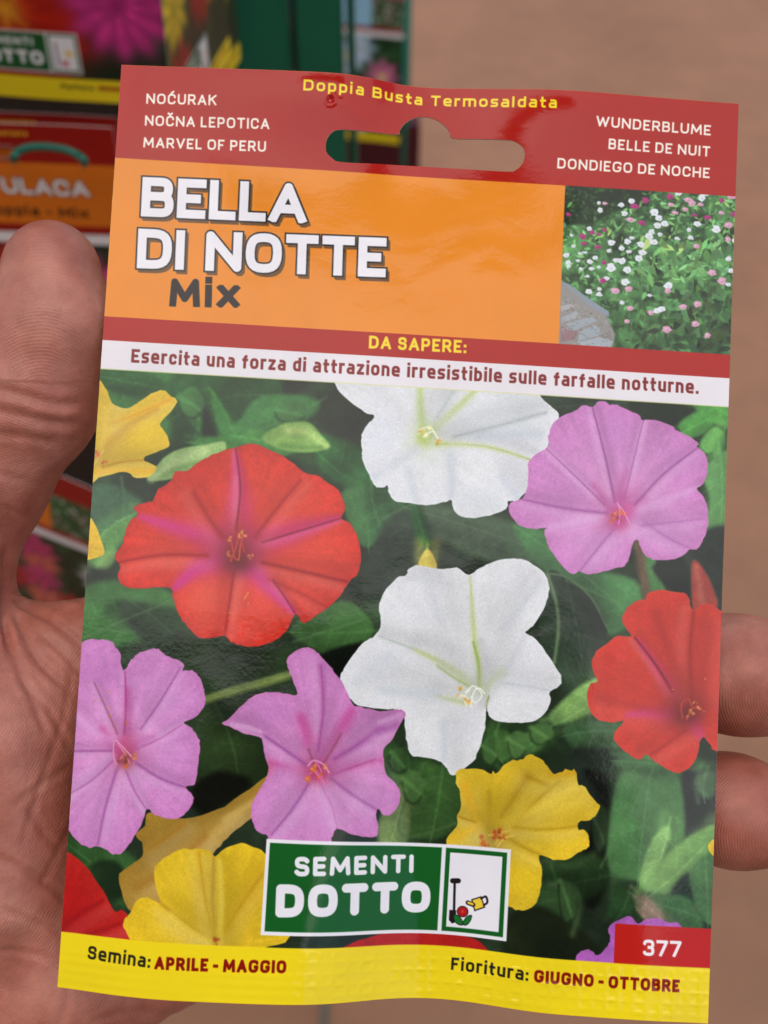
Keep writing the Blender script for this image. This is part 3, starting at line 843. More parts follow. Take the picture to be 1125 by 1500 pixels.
    flower(sh, P([(687, 842), (703, 832), (723, 823), (747, 818), (767, 820), (781, 827), (797, 839), (804, 857), (801, 881), (789, 905), (777, 920), (769, 927), (784, 935), (797, 952), (811, 972), (823, 994), (818, 1006), (806, 1014), (806, 1030), (796, 1047), (781, 1057), (757, 1059), (733, 1057), (718, 1051), (714, 1041), (713, 1033), (711, 1060), (706, 1084), (696, 1111), (683, 1124), (664, 1136), (656, 1129), (649, 1119), (635, 1112), (615, 1109), (602, 1106), (596, 1087), (593, 1067), (591, 1047), (581, 1040), (554, 1038), (524, 1033), (507, 1016), (498, 994), (504, 979), (517, 959), (534, 940), (549, 931), (558, 915), (555, 888), (563, 868), (581, 847), (595, 842), (598, 834), (610, 828), (625, 830), (649, 834), (669, 831)]), P(C),
           [(0, (168, 186, 84)), (.08, (190, 206, 120)), (.2, (218, 226, 196)), (.4, (231, 231, 225)), (1, (228, 228, 224))],
           creases=[vein((706, 1012), (689, 844), (190, 208, 122), 1.3, .25, .75), vein((690, 1000), (604, 950), (188, 206, 118), 1.2, .5, .75), vein((712, 1010), (736, 986), (180, 202, 104), 1.6, 1.2, .7),
                    vein((702, 1006), (693, 940), (150, 180, 70), .7, .3, .7), vein((688, 1006), (640, 975), (160, 186, 80), .5, .3, .6), vein((680, 1030), (640, 1020), (196, 210, 130), .8, .6, .6),
                    vein((604, 950), (556, 932), (200, 208, 196), .6, .5, .7), vein((716, 1020), (770, 930), (204, 208, 208), 1.1, .8, .6), vein((640, 900), (622, 836), (206, 210, 210), 1.2, 1.2, .5), vein((740, 920), (790, 850), (200, 206, 206), 1.0, .8, .5),
                    vein((560, 1010), (640, 1016), (200, 208, 208), 1.2, 1.6, .6), vein((520, 1000), (570, 960), (208, 212, 214), 1.4, 1.4, .5), vein((650, 1060), (650, 1115), (202, 210, 214), 1.0, .8, .6), vein((712, 1034), (716, 1020), (140, 160, 70), .35, .3, .7), vein((730, 1000), (806, 1012), (206, 210, 210), .9, .8, .5), vein((596, 845), (640, 850), (204, 210, 208), 1, .8, .6)],
           blobs=[(P((680, 1060)), 3, 5, .1, (234, 236, 236), .5), (P((760, 850)), 5, 3, 0, (230, 233, 232), .5), (P((620, 900)), 5, 4, 0, (224, 228, 226), .4), (P((560, 975)), 4, 3, 0, (216, 221, 222), .5), (P((770, 990)), 4, 4, 0, (230, 232, 232), .5)],
           pistil=dict(threads=[(P([(682, 1014), (694, 1005), (706, 1018), (696, 1030), (690, 1020)]), .28, (240, 240, 220)), (P([(690, 1034), (694, 1014), (702, 1008), (710, 1016)]), .25, (244, 244, 230)), (P([(684, 1036), (680, 1022), (688, 1010)]), .25, (240, 240, 214)), (P([(676, 1018), (686, 1024), (692, 1036)]), .25, (240, 238, 200))],
                       dots=[(P((672, 1009)), .7, (236, 180, 60)), (P((687, 1032)), .8, (232, 170, 60)), (P((675, 1021)), .8, (240, 220, 160))]), id=f, grain=2.5, streak=8, rim=(236, 238, 232), seed=48)
    # orange red, left
    f = fid('large orange red flower with magenta veins at the upper left')
    C = (346, 806)
    mg = (208, 48, 128)
    flower(sh, P([(345, 656), (363, 650), (381, 652), (395, 660), (413, 667), (431, 680), (449, 694), (466, 697), (481, 708), (493, 715), (502, 730), (505, 747), (500, 759), (514, 768), (525, 790), (529, 815), (525, 840), (513, 850), (505, 863), (491, 881), (466, 900), (445, 913), (433, 900), (424, 916), (410, 934), (385, 945), (360, 947), (338, 940), (329, 932), (306, 935), (289, 933), (271, 914), (260, 895), (253, 875), (251, 863), (232, 860), (203, 862), (180, 858), (172, 843), (176, 829), (168, 815), (178, 799), (184, 779), (191, 763), (202, 754), (197, 742), (223, 733), (232, 717), (251, 703), (257, 691), (273, 690), (292, 676), (317, 664), (337, 657)]), P(C),
           [(0, (74, 18, 22)), (.10, (112, 26, 36)), (.2, (190, 48, 56)), (.34, (222, 66, 50)), (.7, (224, 64, 42)), (1, (212, 50, 34))],
           veins=[vein(C, (345, 662), mg, 3.0, .6, .95, .16), vein(C, (345, 700), (224, 96, 130), 1.6, .6, .6, .3), vein(C, (500, 758), mg, 3.0, .6, .95, .18), vein(C, (206, 757), mg, 3.0, .6, .85, .18), vein(C, (255, 862), mg, 2.8, .7, .95, .2), vein(C, (432, 898), mg, 2.5, .6, 1.0, .18)],
           creases=[vein(C, (345, 656), (140, 22, 52), .35, .25, .7, .2), vein(C, (500, 759), (130, 18, 40), .35, .25, .6, .25), vein((303, 814), (172, 824), (160, 26, 28), .8, .5, .6), vein((385, 824), (508, 852), (152, 24, 26), .7, .5, .7),
                    vein((326, 786), (284, 722), (160, 28, 30), .9, .8, .55), vein((374, 786), (440, 704), (160, 28, 30), .8, .6, .5), vein((342, 840), (329, 932), (170, 34, 36), .6, .4, .7), vein((395, 850), (480, 890), (166, 30, 28), .8, .5, .4), vein((432, 898), (400, 850), (140, 20, 60), .3, .3, .6)],
           blobs=[(P((300, 880)), 5, 5, 0, (232, 92, 72), .6), (P((380, 890)), 5, 4, 0, (222, 70, 56), .5), (P((240, 820)), 6, 3, 0, (226, 78, 60), .5), (P((420, 740)), 6, 5, 0, (224, 70, 52), .45), (P((460, 810)), 5, 4, 0, (226, 70, 52), .4), (P((280, 740)), 5, 3.5, 0, (186, 34, 30), .45), (P((300, 690)), 4, 3, 0, (196, 36, 30), .4), (P((230, 840)), 4, 1.2, 0, (180, 40, 34), .4)],
           throat=[(P((347, 812)), 3.4, 3.1, 0, (112, 30, 30), .85), (P((350, 824)), 2.4, 1.8, 0, (84, 20, 20), .6), (P((350, 795)), 3.6, 3.4, 0, (150, 40, 40), .4)],
           pistil=dict(threads=[(P([(338, 822), (346, 800), (350, 782)]), .35, (186, 60, 44)), (P([(350, 820), (352, 800), (356, 784)]), .3, (200, 76, 50)), (P([(344, 818), (340, 800), (338, 790)]), .3, (190, 60, 44)), (P([(358, 808), (354, 794)]), .3, (180, 52, 40))],
                       dots=[(P((356, 781)), .7, (226, 160, 70)), (P((338, 790)), .6, (216, 140, 60)), (P((350, 786)), .5, (226, 150, 70)), (P((334, 812)), .6, (216, 130, 60)), (P((367, 814)), .6, (220, 140, 70)), (P((347, 822)), .45, (190, 80, 50)), (P((361, 870)), .35, (230, 170, 60)), (P((358, 877)), .3, (230, 170, 60)), (P((337, 898)), .3, (226, 150, 50)), (P((364, 884)), .25, (230, 170, 60))]), id=f, grain=9, streak=20, rim=(188, 36, 28), seed=49)
    # red right
    f = fid('red flower with magenta veins cut by the right edge')
    C = (1008, 1046)
    flower(sh, P([(946, 877), (949, 869), (969, 864), (989, 867), (1002, 868), (1010, 877), (1013, 891), (1020, 892), (1027, 886), (1040, 885), (1058, 895), (1085, 900), (1085, 1110), (1049, 1101), (1040, 1091), (1031, 1080), (1026, 1085), (1023, 1101), (1015, 1119), (1002, 1130), (989, 1132), (974, 1125), (954, 1111), (945, 1105), (941, 1111), (931, 1111), (916, 1101), (899, 1084), (902, 1071), (914, 1056), (896, 1059), (875, 1054), (864, 1040), (860, 1018), (865, 1002), (875, 997), (867, 977), (873, 954), (891, 942), (903, 932), (924, 932), (916, 919), (911, 906), (918, 891), (931, 881), (944, 878)]), P(C),
           [(0, (92, 20, 22)), (.1, (130, 30, 30)), (.24, (186, 50, 38)), (.5, (206, 54, 40)), (1, (208, 56, 40))],
           veins=[vein(C, (934, 937), mg, 1.5, .5, .75, .35), vein(C, (920, 1047), mg, 1.6, .6, .75, .3), vein(C, (1028, 1082), mg, 1.8, .7, .7, .2), vein(C, (980, 1000), mg, 1.0, .8, .4, .3)],
           creases=[vein(C, (930, 934), (120, 20, 30), .5, .3, .7, .3), vein((1014, 1020), (1016, 895), (150, 34, 30), .9, .6, .6), vein((1000, 1000), (960, 900), (164, 38, 32), 1.4, 1.6, .4), vein((970, 1040), (875, 1020), (164, 40, 34), 1.2, 1.4, .4), vein((1004, 1070), (950, 1108), (170, 40, 34), .9, .6, .5), vein((1030, 1020), (1040, 920), (170, 46, 38), 1.2, 1.4, .4)],
           throat=[(P((1006, 1044)), 3.4, 2.8, 0, (104, 28, 22), .9), (P((1000, 1010)), 3, 4, .2, (150, 40, 34), .4)],
           pistil=dict(threads=[(P([(1000, 1052), (998, 1032), (1008, 1024), (1014, 1036)]), .3, (176, 60, 40)), (P([(1006, 1054), (1012, 1040), (1022, 1036)]), .25, (180, 70, 44)), (P([(996, 1040), (1006, 1028)]), .3, (160, 40, 34))],
                       dots=[(P((1013, 1043)), .7, (220, 140, 70)), (P((1023, 1035)), .6, (214, 130, 66)), (P((1007, 1048)), .5, (190, 90, 50)), (P((1018, 1030)), .4, (214, 140, 70)), (P((1032, 1042)), .35, (190, 80, 50)), (P((985, 1010)), .25, (226, 150, 90)), (P((1034, 994)), .25, (226, 150, 90))]), id=f, grain=6, streak=10, rim=(210, 70, 50), seed=50)
    # pink left
    f = fid('mauve pink flower at the left edge')
    C = (182, 1106)
    flower(sh, P([(80, 948), (110, 950), (117, 943), (129, 937), (150, 937), (164, 940), (170, 949), (176, 957), (178, 976), (183, 981), (190, 970), (201, 958), (220, 951), (232, 951), (243, 960), (264, 968), (270, 975), (268, 983), (278, 982), (288, 986), (297, 1002), (299, 1013), (301, 1030), (295, 1041), (285, 1052), (269, 1058), (281, 1067), (290, 1081), (293, 1093), (291, 1114), (288, 1139), (284, 1150), (272, 1153), (282, 1165), (283, 1174), (276, 1188), (262, 1198), (243, 1199), (225, 1193), (219, 1186), (214, 1188), (208, 1205), (197, 1226), (187, 1240), (178, 1250), (166, 1252), (155, 1245), (143, 1240), (131, 1242), (115, 1234), (97, 1214), (80, 1210)]), P(C),
           pink_stops,
           veins=[vein(C, (186, 1010), mag, 1.5, .6, .6), vein(C, (150, 1070), mag, 1.4, .8, .55), vein(C, (225, 1080), mag, 1.4, .7, .5), vein(C, (214, 1186), pale, 1.1, 1.0, .75, .3), vein(C, (268, 1059), pale, .8, .7, .6, .3), vein((160, 1110), (98, 1166), pale, .9, 1.2, .75), vein((165, 1085), (108, 1046), pale, .9, .9, .55)],
           creases=[vein(C, (183, 984), (172, 70, 130), .35, .25, .65, .25), vein(C, (264, 978), deep, .45, .3, .55, .3), vein((172, 1075), (138, 1000), (166, 96, 120), .4, .25, .6), vein((165, 1100), (95, 1100), deep, .4, .3, .6), vein((172, 1125), (143, 1238), deep, .55, .35, .6), vein((200, 1118), (274, 1154), deep, .5, .35, .65), vein((185, 1130), (215, 1186), (186, 100, 170), .4, .3, .6), vein((198, 1098), (266, 1062), (196, 100, 170), .35, .25, .5), vein((165, 1115), (100, 1164), (180, 100, 160), .35, .3, .5)],
           blobs=[(P((150, 1190)), 4, 5, .2, (218, 160, 210), .4), (P((240, 1020)), 4, 4, 0, (216, 152, 206), .45), (P((250, 1110)), 4, 4, 0, (206, 140, 198), .4), (P((140, 980)), 4, 3, 0, (196, 122, 182), .4)],
           throat=[(P((184, 1112)), 1.5, 1.8, 0, (150, 76, 72), .85), (P((186, 1090)), 1.6, 2.2, 0, (196, 104, 130), .5)],
           pistil=dict(threads=[(P([(167, 1085), (166, 1105), (170, 1120)]), .25, (226, 150, 180)), (P([(170, 1084), (185, 1100), (196, 1112)]), .25, (230, 160, 190)), (P([(173, 1090), (184, 1106), (190, 1118)]), .22, (226, 140, 170)), (P([(172, 1118), (180, 1106)]), .22, (220, 140, 170))],
                       dots=[(P((194, 1110)), .7, (216, 130, 60)), (P((188, 1122)), .7, (210, 110, 50)), (P((179, 1106)), .5, (214, 120, 60)), (P((182, 1112)), .9, (140, 70, 60)), (P((186, 1060)), .4, (200, 120, 60)), (P((163, 1048)), .3, (226, 150, 70)), (P((160, 1036)), .25, (226, 150, 70)), (P((161, 1014)), .25, (226, 150, 70)), (P((140, 1027)), .25, (226, 150, 70))]), id=f, rim=(206, 120, 180), seed=51)
    # pink star
    f = fid('mauve pink star-shaped flower above the green badge')
    C = (465, 1132)
    flower(sh, P([(420, 966), (431, 955), (448, 948), (461, 953), (472, 963), (486, 980), (503, 1002), (517, 1032), (528, 1035), (544, 1039), (558, 1042), (574, 1040), (587, 1040), (594, 1046), (586, 1062), (574, 1084), (562, 1097), (562, 1112), (566, 1134), (580, 1148), (587, 1164), (583, 1181), (572, 1194), (561, 1193), (554, 1185), (551, 1194), (554, 1208), (552, 1225), (536, 1226), (514, 1222), (500, 1215), (492, 1215), (486, 1228), (481, 1240), (440, 1250), (395, 1240), (393, 1225), (376, 1217), (368, 1197), (369, 1178), (379, 1159), (390, 1139), (393, 1123), (387, 1106), (383, 1082), (360, 1076), (338, 1065), (325, 1060), (335, 1053), (351, 1037), (369, 1021), (390, 1014), (415, 1015), (435, 1018), (431, 1002), (423, 982)]), P(C),
           [(0, (190, 50, 110)), (.1, (212, 76, 134)), (.24, (212, 116, 168)), (.5, (212, 138, 188)), (1, (208, 134, 190))],
           veins=[vein(C, (442, 1052), mag, 1.8, 1.0, .6, .15), vein(C, (515, 1042), mag, 1.8, 1.0, .6, .15), vein(C, (556, 1115), mag, 1.6, .8, .5, .2), vein(C, (396, 1118), mag, 1.3, .7, .4), vein(C, (494, 1212), pale, 1.6, 1.0, .6, .25)],
           creases=[vein(C, (470, 975), (170, 76, 146), .5, .8, .6, .2), vein(C, (452, 1098), (140, 60, 60), .4, .3, .6, .15), vein(C, (500, 1075), (140, 60, 60), .4, .3, .5, .15), vein((448, 1120), (388, 1078), (164, 86, 152), .7, .4, .65), vein((490, 1112), (560, 1064), (160, 76, 146), .8, 1.0, .6), vein((488, 1134), (550, 1112), (186, 84, 150), .5, .3, .6),
                    vein((452, 1148), (398, 1222), (164, 96, 156), .6, .4, .65), vein((485, 1140), (552, 1186), (166, 96, 158), .6, .5, .65), vein((470, 1150), (494, 1212), (206, 130, 186), .5, .4, .5), vein((556, 1058), (586, 1046), (230, 176, 216), .6, .5, .85), vein((340, 1062), (382, 1072), (226, 170, 210), .6, .4, .8), vein((555, 1070), (582, 1062), (160, 80, 150), 1.0, 1.0, .6)],
           blobs=[(P((420, 1180)), 4, 5, .2, (208, 148, 200), .5), (P((470, 1190)), 4, 4, 0, (212, 152, 204), .5), (P((530, 1170)), 4, 3, .3, (208, 146, 200), .5), (P((395, 1045)), 4, 2.5, 0, (196, 124, 188), .4), (P((394, 1126)), .8, 1.6, .3, (216, 100, 120), .6)],
           throat=[(P((465, 1132)), 2.2, 1.8, .3, (176, 66, 92), .8)],
           pistil=dict(threads=[(P([(451, 1122), (460, 1114), (474, 1120), (482, 1132)]), .28, (230, 150, 190)), (P([(456, 1126), (466, 1136), (476, 1150)]), .28, (226, 120, 170)), (P([(462, 1116), (470, 1128), (472, 1142), (478, 1148)]), .25, (220, 110, 160)), (P([(452, 1134), (464, 1130), (470, 1140), (462, 1146)]), .25, (216, 100, 150))],
                       dots=[(P((460, 1128)), .75, (226, 130, 40)), (P((455, 1139)), .8, (216, 120, 40)), (P((469, 1136)), .6, (220, 110, 50)), (P((477, 1125)), .6, (220, 150, 70)), (P((464, 1122)), .5, (226, 140, 50))]), id=f, rim=(206, 110, 170), seed=52)
    # yellow right
    f = fid('yellow flower behind the right end of the green badge')
    C = (722, 1232)
    flower(sh, P([(670, 1129), (686, 1126), (707, 1128), (719, 1134), (722, 1129), (728, 1133), (739, 1120), (751, 1114), (765, 1112), (774, 1105), (783, 1107), (799, 1118), (810, 1133), (822, 1131), (828, 1127), (836, 1129), (843, 1128), (847, 1149), (855, 1151), (864, 1164), (872, 1174), (879, 1181), (873, 1194), (862, 1202), (849, 1203), (847, 1215), (857, 1216), (863, 1229), (861, 1242), (847, 1249), (832, 1259), (811, 1259), (790, 1253), (794, 1275), (792, 1303), (786, 1321), (772, 1333), (756, 1333), (744, 1328), (700, 1320), (660, 1250), (654, 1229), (669, 1210), (670, 1194), (675, 1182), (673, 1159), (668, 1147)]), P(C),
           [(0, (150, 120, 36)), (.15, (170, 138, 40)), (.35, (206, 172, 40)), (.6, (220, 184, 42)), (1, (228, 190, 44))],
           creases=[vein(C, (716, 1160), (146, 120, 34), 1.2, .5, .6, .1), vein(C, (700, 1190), (160, 124, 36), 1.2, .8, .5, .1), vein((735, 1195), (773, 1138), (160, 122, 26), .8, 1.6, .65), vein((773, 1138), (802, 1150), (176, 132, 24), .9, .6, .6), vein((760, 1200), (820, 1144), (178, 138, 28), .9, .5, .5),
                    vein((745, 1205), (850, 1150), (240, 208, 70), 1.2, 1.0, .5), vein((752, 1212), (846, 1210), (192, 152, 28), .7, .5, .6), vein((740, 1225), (790, 1252), (184, 146, 28), .9, .6, .6), vein((680, 1150), (700, 1210), (226, 170, 40), 1.2, 1.0, .7), vein((672, 1196), (696, 1204), (190, 136, 24), .4, .4, .7), vein((808, 1135), (846, 1130), (206, 154, 26), 1.0, 1.0, .6), vein((664, 1228), (690, 1215), (240, 186, 40), 1.2, 1.2, .6)],
           blobs=[(P((780, 1120)), 3, 1.6, .3, (224, 180, 34), .6), (P((830, 1180)), 4, 3, .4, (234, 196, 44), .6), (P((770, 1290)), 3, 4, 0, (240, 204, 40), .7), (P((820, 1235)), 4, 2, 0, (234, 198, 46), .6), (P((700, 1145)), 3, 1.5, .2, (232, 192, 50), .6)],
           pistil=dict(threads=[(P([(716, 1224), (734, 1220), (748, 1216)]), .3, (220, 180, 80)), (P([(728, 1240), (740, 1228), (752, 1224)]), .3, (226, 186, 80)), (P([(726, 1236), (736, 1220), (744, 1218)]), .25, (220, 176, 70)), (P([(702, 1226), (712, 1238)]), .25, (214, 150, 60))],
                       dots=[(P((728, 1215)), .8, (170, 40, 30)), (P((729, 1225)), .8, (176, 56, 34)), (P((707, 1231)), 1.0, (206, 100, 50)), (P((738, 1228)), .5, (190, 80, 40)), (P((711, 1238)), .6, (200, 90, 50))]), id=f, seed=53)
    # purple, bottom right
    f = fid('purple flower behind the red number box')
    flower(sh, P([(842, 1410), (848, 1396), (862, 1391), (876, 1399), (890, 1385), (894, 1374), (891, 1360), (904, 1349), (923, 1342), (935, 1353), (946, 1346), (965, 1346), (977, 1351), (996, 1354), (1000, 1380), (960, 1430), (840, 1430)]), P((950, 1420)), [(0, (160, 70, 150)), (.6, (184, 104, 186)), (1, (178, 96, 178))], id=f, seed=54)
    f = fid('red flower showing below the green badge')
    flower(sh, P([(492, 1400), (510, 1384), (545, 1372), (590, 1364), (640, 1366), (690, 1374), (708, 1384), (716, 1398), (716, 1420), (492, 1420)]), P((600, 1440)), [(0, (160, 30, 26)), (.6, (180, 32, 30)), (1, (176, 34, 30))], id=f, seed=55)

    # halftone-like print grain on the picture
    g = np.random.default_rng(5).normal(0, 1, (H, W, 1)).astype(np.float32)
    gl = g.copy(); gl[1:] += g[:-1]; gl[:, 1:] += gl[:, :-1]
    sh.a *= 1 + .011 * gl

    # ---- flat bands ----
    def band(t0, t1, col, id, s0=-1, s1=PW + 1):
        sh.fill([(s0, t0), (s1, t0), (s1, t1), (s0, t1)], col, id=id)
    REDC = (176, 30, 20)
    band(-1, tH, REDC, HEADER)
    band(tH, tO, (240, 143, 42), TITLE)
    band(tO, tR, REDC, RED)
    band(tR, tW, (236, 230, 228), SLOGAN)
    band(tY, PH + 1, (244, 216, 30), SEAL)
    sh.fill([(-1, tW - .05), (PW + 1, tW - .05), (PW + 1, tW + .12), (-1, tW + .12)], (224, 222, 150), alpha=.8)
    # ---- garden picture ----
    gx0, gx1, gy0, gy1 = sG, PW + 1, tH, tO + (tO - tO)
    tG = tO
    band(tH, tG, (66, 108, 60), GARDEN, sG, PW + 1)
    gr = np.random.default_rng(11)
    sl = (slice(int(tH * R) + 1, int(tG * R)), slice(int(sG * R) + 1, W))
    hh, ww = sh.a[sl].shape[:2]
    sh.a[sl] *= (1 + .9 * fbm(hh, ww, 2.4 * R, 5, 21))[..., None]

    def clipfill(poly, col, soft=.1, alpha=1.0):
        keep = sh.a.copy() if False else None
        sh.fill(poly, col, soft, alpha)
    CU = lambda x, y: P((800 + x / 3.75, 250 + y / 3.75))
    # dark clipped hedge
    sh.fill([CU(80, 50), CU(580, 90), CU(560, 190), CU(380, 220), CU(260, 290), CU(80, 300)], (26, 46, 24), .4)
    for _ in range(240):
        x, y = gr.uniform(105, 560), gr.uniform(80, 290)
        if y > 300 - max(0, (x - 250)) * .35: continue
        v = gr.uniform(.6, 1.7)
        sh.blob(CU(x, y), .28, .2, gr.random() * 3, (44 * v, 76 * v, 36 * v), .8)
    # leaves of the bush, from the back to the front
    for k in range(1150):
        y = gr.uniform(120, 985); x = gr.uniform(95, 1060)
        if y < 295 and x < 575 - (y - 100) * 1.25 and gr.random() < .93: continue
        if y > 600 + (x - 95) * .95 and x < 420: continue
        dark = np.clip((y - 520) / 420, 0, 1) * .42 + .18 * (x > 850) * (y > 600)
        v = np.clip(gr.normal(1.0, .28), .3, 1.6) * (1 - dark)
        c = np.array([104, 158, 92]) * v + gr.normal(0, 5, 3)
        if gr.random() < .10 and y < 480: c = np.array([134, 176, 88]) * v
        a = gr.uniform(0, math.pi)
        L = gr.uniform(.45, 1.05) * (1.5 if (x > 520 and y > 400) else .8); w = L * gr.uniform(.34, .6)
        p = CU(x, y); ca, sa = math.cos(a), math.sin(a)
        pts = [(p[0] + ca * L * u - sa * w * q, p[1] + sa * L * u + ca * w * q) for u, q in ((-1, 0), (-.3, .8), (.4, .6), (1, 0), (.4, -.6), (-.3, -.8))]
        sh.fill(pts, np.clip(c, 8, 235), .1, .85)
        if L > .9 and gr.random() < .5:
            sh.line([pts[0], pts[3]], .09, np.clip(c * 1.25, 0, 240), .5)
    for _ in range(46):
        x, y = gr.uniform(330, 1040), gr.uniform(560, 985)
        sh.blob(CU(x, y), gr.uniform(.4, 1.0), gr.uniform(.25, .45), gr.random() * 3, (30, 48, 28), .5)
    # paved path
    path = [CU(85, 600), CU(190, 690), CU(330, 790), CU(380, 900), CU(360, 990), CU(60, 990), CU(70, 610)]
    sh.fill(path, (150, 146, 138), .3)
    sh.fill([CU(85, 612), CU(230, 738), CU(345, 805), CU(345, 775), CU(240, 705), CU(120, 620)], (142, 152, 158), .1)
    for q, c in [([(80, 745), (140, 730), (160, 745), (84, 775)], (176, 172, 170)), ([(82, 810), (170, 770), (186, 805), (90, 835)], (166, 170, 170)), ([(110, 840), (250, 800), (280, 825), (150, 880)], (160, 168, 170)),
                 ([(80, 850), (130, 880), (176, 880), (160, 925), (78, 945)], (150, 120, 120)), ([(190, 880), (270, 850), (296, 870), (290, 905), (172, 938)], (160, 170, 172)), ([(180, 942), (290, 915), (370, 935), (350, 975), (200, 975)], (168, 176, 178)), ([(290, 900), (350, 890), (365, 925), (300, 912)], (140, 138, 130))]:
        sh.fill([CU(*p) for p in q], c, .12)
    for _ in range(160):
        x, y = gr.uniform(90, 360), gr.uniform(690, 980)
        if y < 640 + (x - 95) * .75: continue
        sh.blob(CU(x, y), .16, .1, 0, (96, 100, 76) if gr.random() < .6 else (190, 190, 184), .6)
    # blossoms
    wh = [(290, 178), (412, 188), (296, 216), (470, 165), (620, 262), (650, 290), (612, 302), (580, 335), (565, 360), (625, 350), (592, 392), (785, 325), (830, 292), (792, 368), (935, 322), (718, 372), (360, 395), (448, 390), (415, 428), (455, 445), (470, 370), (520, 405), (530, 450), (510, 482), (385, 492), (418, 495), (447, 545), (355, 533), (290, 530), (250, 538), (192, 540), (175, 495), (185, 455), (150, 415), (122, 505), (125, 525), (110, 465), (240, 500), (270, 478), (345, 440), (435, 612), (332, 592), (292, 650), (235, 665), (292, 680), (568, 685), (672, 632), (418, 727), (610, 770), (636, 760), (1015, 550), (1000, 485), (1035, 385), (855, 150), (725, 125), (878, 128), (140, 355), (236, 318), (215, 450), (228, 580), (1000, 625), (595, 230), (430, 235)]
    pk = [(322, 180), (462, 268), (685, 186), (800, 178), (848, 186), (764, 212), (710, 232), (780, 160), (962, 232), (1000, 300), (1020, 142), (1000, 378), (826, 415), (912, 560), (965, 606), (380, 660), (452, 650), (668, 660), (462, 756), (444, 828), (576, 782), (752, 748), (830, 733), (820, 842), (662, 872), (887, 906), (300, 605)]
    mgn = [(484, 196), (545, 162), (680, 142), (815, 245), (888, 258), (1030, 240), (320, 325), (290, 350), (200, 360), (205, 400), (284, 420), (124, 242), (524, 285), (252, 340), (312, 604), (318, 505), (965, 165)]
    for lst, c0, c1, rr in ((wh, (232, 236, 236), (206, 212, 214), .5), (pk, (222, 164, 186), (236, 200, 210), .52), (mgn, (176, 50, 116), (196, 70, 140), .5)):
        for (x, y) in lst:
            p = CU(x, y); big = gr.uniform(.8, 1.5) * (1.1 if x > 300 else .8)
            k0 = gr.random() * 6
            rr_ = rr * gr.uniform(.85, 1.1); asp = gr.uniform(.6, 1.0)
            if gr.random() < .35:
                sh.fill([(p[0] + .45 * math.cos(k0) + math.cos(a) * rr * .6 * big, p[1] + .3 * math.sin(k0) + math.sin(a) * rr * .5 * big) for a in np.linspace(0, 6.0, 9)], np.array(c0) * .88, .12)
            pts = [(p[0] + math.cos(k0 + i * math.pi / 5) * rr * big * (1.15 if i % 2 == 0 else .9) * gr.uniform(.8, 1.15), p[1] + asp * math.sin(k0 + i * math.pi / 5) * rr * big * gr.uniform(.75, 1.15)) for i in range(10)]
            sh.fill(pts, c0, .1)
            sh.blob((p[0] + .1, p[1] + .12), .22, .18, 0, tuple(np.array(c0) * .78), .6)
            sh.blob((p[0] - .15, p[1] - .12), .2, .16, 0, np.array(c1) * 1.06, .6)
    # repaint the neighbours the garden picture may have run over
    sh.fill([(sG - 4, tH - 4), (PW + 1, tH - 4), (PW + 1, tH), (sG - 4, tH)], REDC)
    sh.fill([(sG - 4, tH), (sG, tH), (sG, tO), (sG - 4, tO)], (240, 143, 42))
    sh.fill([(sG - 4, tG), (PW + 1, tG), (PW + 1, tR), (sG - 4, tR)], REDC)
    band(tO, tR, REDC, RED, -1, sG)
    sh.id[int(tG * R):int(tR * R), :] = RED

    # ---- green badge ----
    b0, b1, b2, b3 = P((389, 1232.5)), P((749, 1241)), P((741.5, 1379)), P((383, 1370))
    s0, s1 = (b0[0] + b3[0]) / 2, (b1[0] + b2[0]) / 2
    t0, t1 = (b0[1] + b1[1]) / 2, (b2[1] + b3[1]) / 2
    rect = lambda a, b, c, d: [(a, b), (c, b), (c, d), (a, d)]
    WH = (238, 234, 234)
    GRN = (24, 92, 34)
    sh.fill(rect(s0, t0, s1, t1), WH, id=BADGE)
    sx = lambda f: s0 + (s1 - s0) * f
    ty = lambda f: t0 + (t1 - t0) * f
    m = .62
    xd0, xd1 = sx(.718), sx(.735)
    sh.fill(rect(s0 + m, t0 + m, xd0, t1 - m), GRN)
    sh.fill(rect(xd1, t0 + m, s1 - m, t1 - m), GRN, id=EMBLEM)
    fr = .78
    sh.fill(rect(xd1 + fr, t0 + m + fr, s1 - m - fr, t1 - m - fr), WH)
    put_text(sh, 'ZEMENTI', P((431, 1284)), P((606.5, 1279)), 3.3, .80, WH, gap=.16, rounded=True)
    put_text(sh, 'DOTTO', P((403, 1344)), P((630, 1337)), 5.5, 1.55, WH, gap=.10, rounded=True)
    # emblem: spade, red blossom with leaves, watering can (no figure)
    E = lambda x, y: P((360 + x / 2.679, 1200 + y / 2.679))
    K = (34, 30, 30)
    sh.line([E(820, 246), E(817, 372)], .42, K)
    sh.line([E(812, 242), E(834, 242)], .9, K)
    sh.fill([E(799, 356), E(826, 358), E(823, 404), E(810, 410), E(797, 396)], K, .05)
    for q in ([(818, 378), (838, 384), (852, 408), (840, 414), (822, 402)], [(884, 380), (866, 386), (853, 408), (866, 414), (880, 400)]):
        pts = catmull([E(*p) for p in q], 4)
        c = pts.mean(0)
        sh.fill(c + (pts - c) * 1.22, K, .03)
        sh.fill(pts, (30, 110, 44), .03)
    for r_, c_ in ((1.02, K), (.86, (176, 30, 34)), (.3, (206, 60, 56))):
        c = E(851, 363); sh.fill([(c[0] + r_ * math.cos(a), c[1] + r_ * math.sin(a)) for a in np.linspace(0, 6.28, 20)], c_)
    # can
    pts = np.array([E(890, 318), E(922, 308), E(934, 344), E(900, 356)])
    c = pts.mean(0)
    sh.fill(c + (pts - c) * 1.25, K); sh.fill(pts, (240, 204, 60))
